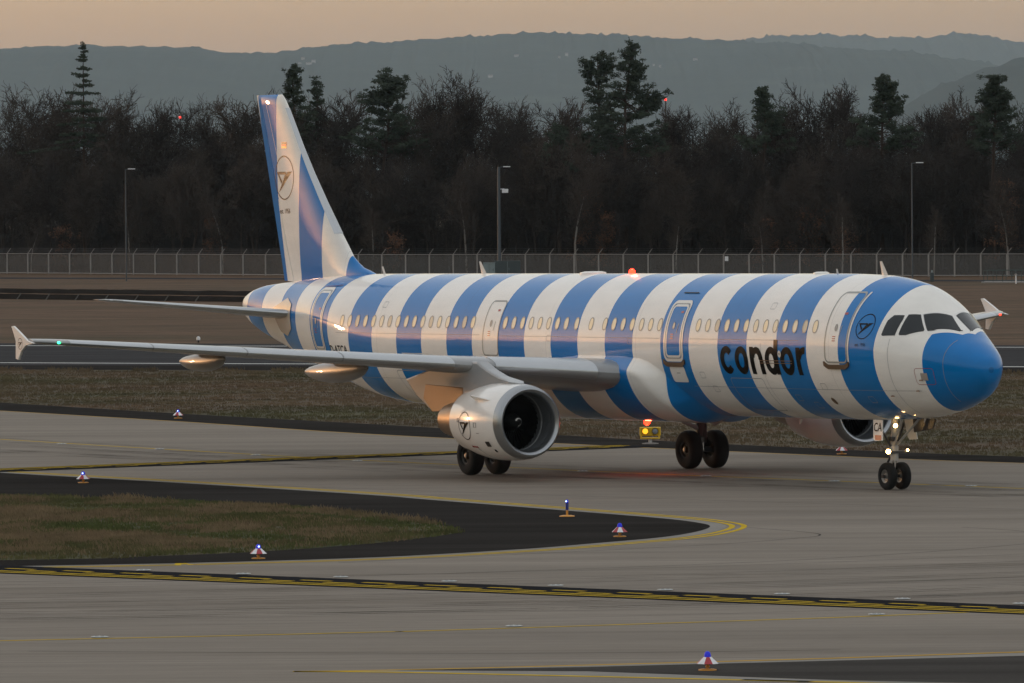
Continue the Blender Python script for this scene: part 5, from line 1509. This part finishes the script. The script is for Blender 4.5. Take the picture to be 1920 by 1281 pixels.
# ------------------------------------------------------------------ trees
def seg_tube(vs, fs, a, b, ra, rb, n=3):
    d = (b - a)
    if d.length < 1e-4: return
    d = d.normalized(); u = d.orthogonal().normalized(); v = d.cross(u); k = len(vs)
    for c, r in ((a, ra), (b, rb)):
        for i in range(n):
            t = 2 * math.pi * i / n
            vs.append(tuple(c + (u * math.cos(t) + v * math.sin(t)) * r))
    for i in range(n): fs.append((k + i, k + (i + 1) % n, k + n + (i + 1) % n, k + n + i))

def bare_tree(seed, H, spread, twig=1.0, levels=5, first=.28):
    """trunk mesh and crown mesh of a leafless tree of height H"""
    rnd = random.Random(seed)
    T, C = ([], []), ([], [])
    def rv(s): return Vector((rnd.gauss(0, s), rnd.gauss(0, s), rnd.gauss(0, s)))
    def grow_(p, d, ln, r, lev):
        n = 5 if lev == 0 else 4 if lev < 3 else 3
        tgt = T if lev == 0 else C
        r0 = r
        for i in range(n):
            q = p + d * (ln / n)
            r1 = r * (1 - .82 * (i + 1) / n) if lev else r * (1 - .72 * (i + 1) / n)
            seg_tube(*tgt, p, q, max(r0, .016 * twig), max(r1, .014 * twig), 6 if lev == 0 else 4 if lev == 1 else 3)
            p, r0 = q, r1
            d = (d + rv(.10 + .04 * lev) + Vector((0, 0, .05 if lev else .02))).normalized()
            f = (i + 1) / n
            if lev < levels - 1 and (lev > 0 or f > first):
                kids = (3 if lev == 0 else 2 if lev < 3 else 2)
                for _ in range(kids):
                    if rnd.random() < (0, 0, .12, .22, .22)[lev]: continue
                    ax = rv(1).normalized()
                    side = (ax - d * ax.dot(d)).normalized()
                    ang = rnd.uniform(.55, 1.0) * spread if lev == 0 else rnd.uniform(.45, .95)
                    nd = (d * math.cos(ang) + side * math.sin(ang) + Vector((0, 0, .12))).normalized()
                    kl = ln * rnd.uniform(.42, .68) * (1.0 if lev else (.72 - .25 * f)) 
                    grow_(p, nd, kl, max(r1 * rnd.uniform(.45, .7), .02 * twig), lev + 1)
    grow_(Vector((0, 0, 0)), Vector((rnd.gauss(0, .03), rnd.gauss(0, .03), 1)).normalized(), H * .80, H * .0135, 0)
    return T, C

def tree_meshes(name, T, C, tm, cm):
    out = []
    for nm, (vs, fs), mt in ((name + '_trunk', T, tm), (name + '_crown', C, cm)):
        me = bpy.data.meshes.new(nm); me.from_pydata(vs, [], fs); me.materials.append(mt); out.append(me)
    return out
def plant(name, me, loc, rz, sc_, label, group, cat='tree', extra=None):
    o = empty(name, loc, rz); o.scale = (sc_[0], sc_[0], sc_[1])
    link('trunk', me[0], o); link('crown', me[1], o)
    if extra is not None: link('dead_leaves', extra, o)
    tag(o, label, cat, group)
    return o
BT = []
for i, (H, s, tw) in enumerate(((21, .75, 1.7), (20, .95, 1.6), (19, .6, 1.6), (20, 1.05, 1.8), (18, .8, 1.7), (21, .55, 1.6), (19, .9, 1.8), (17, 1.1, 1.7))):
    T, C = bare_tree(40 + i, H, s, tw)
    zmax = max(v[2] for v in C[0])
    BT.append((tree_meshes('bare_tree', T, C, M['bark'] if i % 3 else M['bark2'], M['bark'] if i % 2 else M['bark2']), zmax))

F_ = 13681.2
def at(u, off):
    """ground point under picture column u, off metres behind the fence"""
    y = 770.0
    for _ in range(12): y = fence_y((u - 960) / F_ * y) + off
    return ((u - 960) / F_ * y, y)
def height_for(u, v, y):
    return (361.0 - .00693 * (u - 960) - v) / F_ * y + CAM_H
rnd = random.Random(5)
# skyline of the wood: (u, v) of the leafless tree tops
TOPS = [(5, 150), (40, 165), (75, 155), (105, 175), (190, 170), (225, 158), (250, 182), (290, 195), (330, 182), (365, 180), (408, 172), (440, 185), (470, 165), (510, 150), (610, 165), (640, 175), (775, 135), (850, 122), (815, 130), (935, 180), (965, 178), (1000, 182), (1045, 180), (1075, 186), (1270, 190), (1310, 195), (1345, 190), (1385, 182), (1460, 185), (1500, 165), (1530, 158), (1580, 145), (1610, 165), (1725, 195), (1760, 200), (1795, 160), (1830, 168), (1905, 175), (-40, 165), (-90, 160), (1960, 170), (2010, 180), (720, 172), (880, 165), (560, 175), (1150, 200), (1220, 200)]
for i, (u, v) in enumerate(TOPS):
    off = rnd.uniform(26, 48)
    x, y = at(u, off); H = height_for(u, v, y)
    me, zm = BT[i % len(BT)] if (u, v) != (850, 122) else BT[3]
    k = H / zm
    lab = {(850, 122): 'tall leafless tree with a wide round crown right of the dark pine', (1580, 145): 'gnarled leafless oak rising left of a pine on the right', (1795, 160): 'leafless upright tree left of the rightmost pine', (775, 135): 'slender leafless tree beside the pine left of centre',
           (510, 150): 'leafless tree whose twigs reach behind the tail fin tip', (5, 150): 'leafless tree at the left edge of the wood'}.get((u, v), 'leafless dark tree on the skyline of the wood behind the fence')
    plant('bare_tree', me, (x, y, -.03), rnd.uniform(0, 6.28), (k * rnd.uniform(.9, 1.15), k), lab, 'leafless trees on the skyline of the wood')
for i in range(120):
    u = -150 + 2220 * (i + rnd.uniform(0, 1)) / 120
    off = rnd.uniform(10, 26)
    x, y = at(u, off)
    me, zm = BT[rnd.randrange(len(BT))]
    k = rnd.uniform(9.5, 15.0) / zm
    plant('bare_tree', me, (x, y, -.03), rnd.uniform(0, 6.28), (k * rnd.uniform(.85, 1.2), k), 'leafless dark tree in the front rows of the wood behind the fence', 'leafless trees in the front rows of the wood')

T, C = bare_tree(207, 12, .5, 1.3, 4, .35)
birch_me = tree_meshes('birch_tree', T, C, M['birch'], M['bark2'])
for i, u in enumerate((60, 245, 418, 700, 876, 1081, 1268, 1432, 1580, 1752, 1892)):
    x, y = at(u, rnd.uniform(4.5, 9)); k = rnd.uniform(.45, .9)
    plant('birch_tree', birch_me, (x, y, -.03), rnd.uniform(0, 6.28), (k, k), ('first', 'second', 'third', 'fourth', 'fifth', 'sixth', 'seventh', 'eighth', 'ninth', 'tenth', 'eleventh')[i] + ' slim pale-trunked young birch from the left at the edge of the wood', 'pale young birches at the edge of the wood')

# the depth of the wood behind: one mass of trunks and twigs
def simple_wood():
    r = random.Random(77); vs, fs = [], []
    for i in range(330):
        u = -200 + 2320 * r.random(); off = 34 + 60 * (i / 330) + r.uniform(0, 10)
        x, y = at(u, off); H = r.uniform(11.5, 16)
        b0 = Vector((x, y, -.03)); top = Vector((x + r.gauss(0, .6), y, H))
        seg_tube(vs, fs, b0, top, .16, .04, 4)
        for j in range(26):
            t = r.uniform(.18, .98); p = b0.lerp(top, t); a = r.uniform(0, 6.28); ln = (1.1 - t) * r.uniform(2.0, 5.0) + .8
            d = Vector((math.cos(a), math.sin(a), r.uniform(.3, 1.1))).normalized()
            q = p + d * ln; seg_tube(vs, fs, p, q, .05, .02, 3)
            for k in range(5):
                s = p.lerp(q, r.uniform(.3, 1)); e = s + Vector((r.gauss(0, 1), r.gauss(0, 1), r.uniform(.2, 1.2))).normalized() * r.uniform(.6, 1.8)
                seg_tube(vs, fs, s, e, .022, .014, 3)
    o = mesh_obj('woodland', vs, fs, M['under'], None, False, 'stuff')
    tag(o, 'deep mass of dark leafless woodland behind the front trees', 'woodland')
simple_wood()
def far_wood(name, pts, label, seed):
    """the wood carried on outside the picture: ragged crowns over a dark mass"""
    r = random.Random(seed); vs, fs = [], []
    for (ax, ay), (bx, by) in zip(pts, pts[1:]):
        ln = math.hypot(bx - ax, by - ay)
        for i in range(int(ln / 3.2)):
            t = i / (ln / 3.2)
            for row in range(3):
                x, y = ax + (bx - ax) * t + r.gauss(0, 2), ay + (by - ay) * t + row * 6 + r.gauss(0, 2)
                H = r.uniform(13, 20); b0 = Vector((x, y, -.03))
                seg_tube(vs, fs, b0, Vector((x, y, H)), .2, .05, 3)
                for j in range(34):
                    z = H * r.uniform(.08, .95); c = Vector((x, y, z)); d = Vector((r.gauss(0, 1), r.gauss(0, 1), r.uniform(.2, 1.2))).normalized() * r.uniform(1.2, 3.4)
                    u_ = d.orthogonal().normalized() * r.uniform(.10, .34)
                    k = len(vs); vs += [tuple(c - u_), tuple(c + u_), tuple(c + d)]; fs.append((k, k + 1, k + 2))
    o = mesh_obj(name, vs, fs, M['under'], None, False, 'stuff')
    tag(o, label, 'woodland')
far_wood('woodland', [(-66, 838), (-110, 880), (-330, 980), (-720, 900), (-1050, 560), (-1180, 100), (-1150, -400)], 'dark wood carrying on beyond the left edge of the picture', 31)
far_wood('woodland', [(72, 745), (110, 705), (420, 620), (900, 480)], 'dark wood carrying on beyond the right edge of the picture', 32)
# undergrowth along the edge of the wood
def undergrowth():
    r = random.Random(91); vs, fs = [], []
    for i in range(4300):
        u = -200 + 2320 * r.random(); off = r.uniform(6, 62)
        x, y = at(u, off); h = r.uniform(1.2, 4.2) * (0.6 + .4 * math.sin(u * .02) ** 2) + max(0, off - 22) * .11
        for j in range(11):
            p = Vector((x + r.gauss(0, .5), y + r.gauss(0, .5), -.03)); q = p + Vector((r.gauss(0, .5), r.gauss(0, .4), h * r.uniform(.5, 1)))
            seg_tube(vs, fs, p, q, .035, .018, 3)
            s = p.lerp(q, r.uniform(.4, .9)); seg_tube(vs, fs, s, s + Vector((r.gauss(0, .6), r.gauss(0, .4), r.uniform(.2, .9))), .024, .014, 3)
    o = mesh_obj('undergrowth', vs, fs, M['under'], None, False, 'stuff')
    tag(o, 'tangled dark undergrowth at the edge of the wood', 'undergrowth')
undergrowth()

def leaf_cloud(vs, fs, c, r, n, size, rnd, flat=.7):
    for _ in range(n):
        d = Vector((rnd.gauss(0, 1), rnd.gauss(0, 1), rnd.gauss(0, flat)))
        p = c + d.normalized() * r * rnd.random() ** .45 * Vector((1, 1, flat)).length / 1.5
        a = Vector((rnd.gauss(0, 1), rnd.gauss(0, 1), rnd.gauss(0, .6))).normalized() * size * rnd.uniform(.6, 1.4)
        b = a.orthogonal().normalized() * size * rnd.uniform(.25, .5)
        k = len(vs); vs += [tuple(p - a - b), tuple(p + a - b), tuple(p + a * .7 + b), tuple(p - a * .7 + b)]; fs.append((k, k + 1, k + 2, k + 3))

def pine(name, u, vtop, off, crown_base_v, wid_px, label, seed, clumps=46, tops=None, lean=0.0, taper=.75):
    """Scots pine: bare lower trunk, irregular clumped crown; tops = extra crown lobes (du, v, width px)"""
    r = random.Random(seed)
    x, y = at(u, off); H = height_for(u, vtop, y); cb = height_for(u, crown_base_v + 22, y); clumps = int(clumps * 1.4); W = wid_px / F_ * y / 2 * 1.75
    o = empty(name, (x, y, -.03))
    T, N_ = ([], []), ([], [])
    pts = [Vector((0, 0, 0)), Vector((r.gauss(0, .2), 0, H * .4)), Vector((r.gauss(0, .4) + lean * .5, 0, H * .75)), Vector((lean, 0, H - .4))]
    for a, b, ra, rb in zip(pts, pts[1:], (.24, .19, .12), (.19, .12, .04)): seg_tube(*T, a, b, ra, rb, 7)
    def axis(z):
        return pts[2].lerp(pts[3], min(1, (z - H * .75) / (H * .25))) if z > H * .75 else pts[1].lerp(pts[2], max(0, (z - H * .4) / (H * .35)))
    def spray(p, q, n, size):
        """needle clumps strung along the outer half of a branch"""
        for k in range(n):
            c = p.lerp(q, .45 + .6 * (k + r.random()) / n) + Vector((r.gauss(0, .22), r.gauss(0, .22), abs(r.gauss(0, .14))))
            leaf_cloud(*N_, c, r.uniform(.22, .50) * size, 34, .115, r, .45)
    for i in range(clumps):
        t = (i + r.random()) / clumps
        z = cb + (H - cb) * t
        prof = W * (1.12 - t ** 1.5 * taper * 1.1) * (.6 + .4 * math.sin(math.pi * min(1, t * 1.8 + .2))) * (.75 + .4 * math.sin(i * 2.1 + seed) ** 2)
        a = r.uniform(0, 6.28); rad = max(.25, prof) * r.uniform(.45, 1.12)
        s = axis(max(H * .4, z - rad * .25))
        c = Vector((s.x + math.cos(a) * rad, math.sin(a) * rad * .8, z + r.gauss(0, .25)))
        seg_tube(*T, s, c, .055, .02, 3)
        spray(s, c, max(3, int(rad * 2.6)), 1.0)
    if tops:
        for du, v, wp in tops:
            X_ = du / F_ * y; hh = height_for(u, v, y); ww = wp / F_ * y / 2
            s = Vector((X_ * .45, 0, hh - 2.8))
            seg_tube(*T, pts[2], s, .08, .05, 4)
            for i in range(9):
                c = Vector((X_ + r.gauss(0, ww * .55), r.gauss(0, ww * .5), hh - .2 - abs(r.gauss(0, .8))))
                seg_tube(*T, s, c, .045, .018, 3)
                spray(s, c, 5, 1.0)
    a, b = tree_meshes(name, T, N_, M['pine_bark'], M['needle'])
    link('trunk', a, o); link('crown', b, o)
    tag(o, label, 'tree', 'evergreens rising above the bare wood')
pine('pine_tree', 715, 136, 24, 262, 96, 'dark broad pine with a flat slanting top right of the tail fin', 3, 70, [(28, 140, 30), (-20, 165, 40)], .9, .55)
pine('pine_tree', 1178, 84, 22, 262, 96, 'tallest pine of the wood with a thin leading tip', 5, 74, [(50, 155, 44), (22, 110, 20), (60, 172, 20)], .6, .8)
pine('pine_tree', 1122, 100, 24, 265, 70, 'tall pine with two tufted tops, left partner of the tallest pine', 7, 56, [(-18, 108, 12), (24, 100, 14)], .1, .6)
pine('pine_tree', 555, 123, 24, 260, 66, 'narrow dark evergreen right of the tail fin tip', 9, 60, None, -.2, .75)
pine('pine_tree', 597, 150, 28, 255, 34, 'slim dark evergreen beside a taller one near the fin', 11, 30, None, 0, .85)
pine('pine_tree', 1426, 166, 22, 262, 56, 'dark pine with a low side branch, first of three on the right', 13, 46, [(38, 205, 26)], .3, .85)
pine('pine_tree', 1655, 143, 22, 255, 78, 'dark pine with a spiky top, middle of three on the right', 15, 56, [(20, 150, 12), (30, 178, 26)], .2, .85)
pine('pine_tree', 1868, 142, 22, 258, 82, 'rounded bushy pine, rightmost of three on the right', 17, 70, [(-14, 160, 30), (14, 165, 34)], .2, .6)
pine('pine_tree', 1052, 236, 18, 300, 60, 'low dark evergreen half hidden in the wood left of the tall pines', 19, 34, None, 0, .6)

def spruce(u, vtop, off, base_v, wid, label, seed):
    r = random.Random(seed)
    x, y = at(u, off); H = height_for(u, vtop, y); hb = height_for(u, base_v, y); W = wid / F_ * y / 2
    o = empty('spruce_tree', (x, y, -.03)); T, N_ = ([], []), ([], [])
    seg_tube(*T, Vector((0, 0, 0)), Vector((0, 0, H)), .22, .03, 7)
    z = hb; lev = 0
    while z < H - .3:
        t = (z - hb) / (H - hb)
        ln = W * 2.1 * (1 - t) ** 1.15 * r.uniform(.5, 1.15) + .22
        for k in range(7):
            if r.random() < .08 + .3 * t: continue
            a = k * 6.283 / 7 + r.uniform(-.4, .4); l2 = ln * r.uniform(.35, 1.12)
            p = Vector((0, 0, z + r.uniform(-.15, .15))); d = Vector((math.cos(a), math.sin(a), .10 - .35 * (1 - t)))
            q = p + d * l2; q.z += .12 * l2
            seg_tube(*T, p, q, .04, .015, 3)
            for s in range(max(2, int(l2 / .28))):
                c = p.lerp(q, .25 + .75 * s / max(2, int(l2 / .28)))
                leaf_cloud(*N_, c + Vector((0, 0, -.06)), .26, 16, .13, r, .4)
        z += r.uniform(.55, 1.15) - .2 * t
    leaf_cloud(*N_, Vector((0, 0, H - .3)), .3, 40, .12, r, 1)
    a, b = tree_meshes('spruce_tree', T, N_, M['pine_bark'], M['needle'])
    link('trunk', a, o); link('crown', b, o)
    tag(o, label, 'tree', 'evergreens rising above the bare wood')
spruce(160, 78, 22, 270, 96, 'tall open-branched spruce alone on the left', 23)

# bushy young trees still holding rust-coloured leaves
for u, v, wp, lab in ((1105, 330, 60, 'rust-leaved young tree below the tall pines'), (1140, 395, 50, 'low rust-leaved tree right of another below the tall pines'), (1440, 405, 60, 'rust-leaved bush above the striped fuselage, right of centre'), (1520, 385, 70, 'larger rust-leaved tree left of the right-hand mast'),
                     (1890, 330, 60, 'rust-leaved tree near the right edge of the wood'), (120, 425, 60, 'low rust-leaved bush left of the slim left mast'), (400, 405, 60, 'rust-leaved bush just left of the tail fin'), (735, 430, 60, 'low rust-leaved bush right of the tail fin'), (1590, 430, 60, 'low rust-leaved bush over the front fuselage')):
    r = random.Random(u)
    x, y = at(u, 9); H = height_for(u, v, y); W = wp / F_ * y / 2
    T, C = bare_tree(u, H * .95, .9, 1.2, 4, .1)
    a, b = tree_meshes('young_tree', T, C, M['bark'], M['bark'])
    vs, fs = [], []
    for _ in range(40):
        z = H * r.uniform(.15, .95); c = Vector((r.gauss(0, W * .55) * (1.1 - z / H * .6), r.gauss(0, W * .5), z))
        leaf_cloud(vs, fs, c, .55, 26, .09, r, .8)
    lm = bpy.data.meshes.new('dead_leaves'); lm.from_pydata(vs, [], fs); lm.materials.append(M['rust_leaf'])
    plant('young_tree', (a, b), (x, y, -.03), 0, (1, 1), lab, 'rust-leaved young trees at the edge of the wood', extra=lm)

# far transmitter masts with red obstruction lamps
for u, v, lab in ((1251, 189, 'thin mast with a red lamp right of the tall pines'), (341, 222, 'thin mast with a red lamp among the twigs on the left')):
    y = 1500.0; x = (u - 960) / F_ * y; h = height_for(u, v, y)
    o = empty('radio_mast', (x, y, -.03))
    MB().tube((0, 0, 0), (0, 0, h), .3, .12, 6).build('pole', M['bark2'], o)
    MB().lathe([(-.02, .1), (.1, .22), (.3, .22), (.42, .05)], (0, 0, h), n=10).build('lamp', M['red_lamp'], o)
    tag(o, lab, 'radio mast')
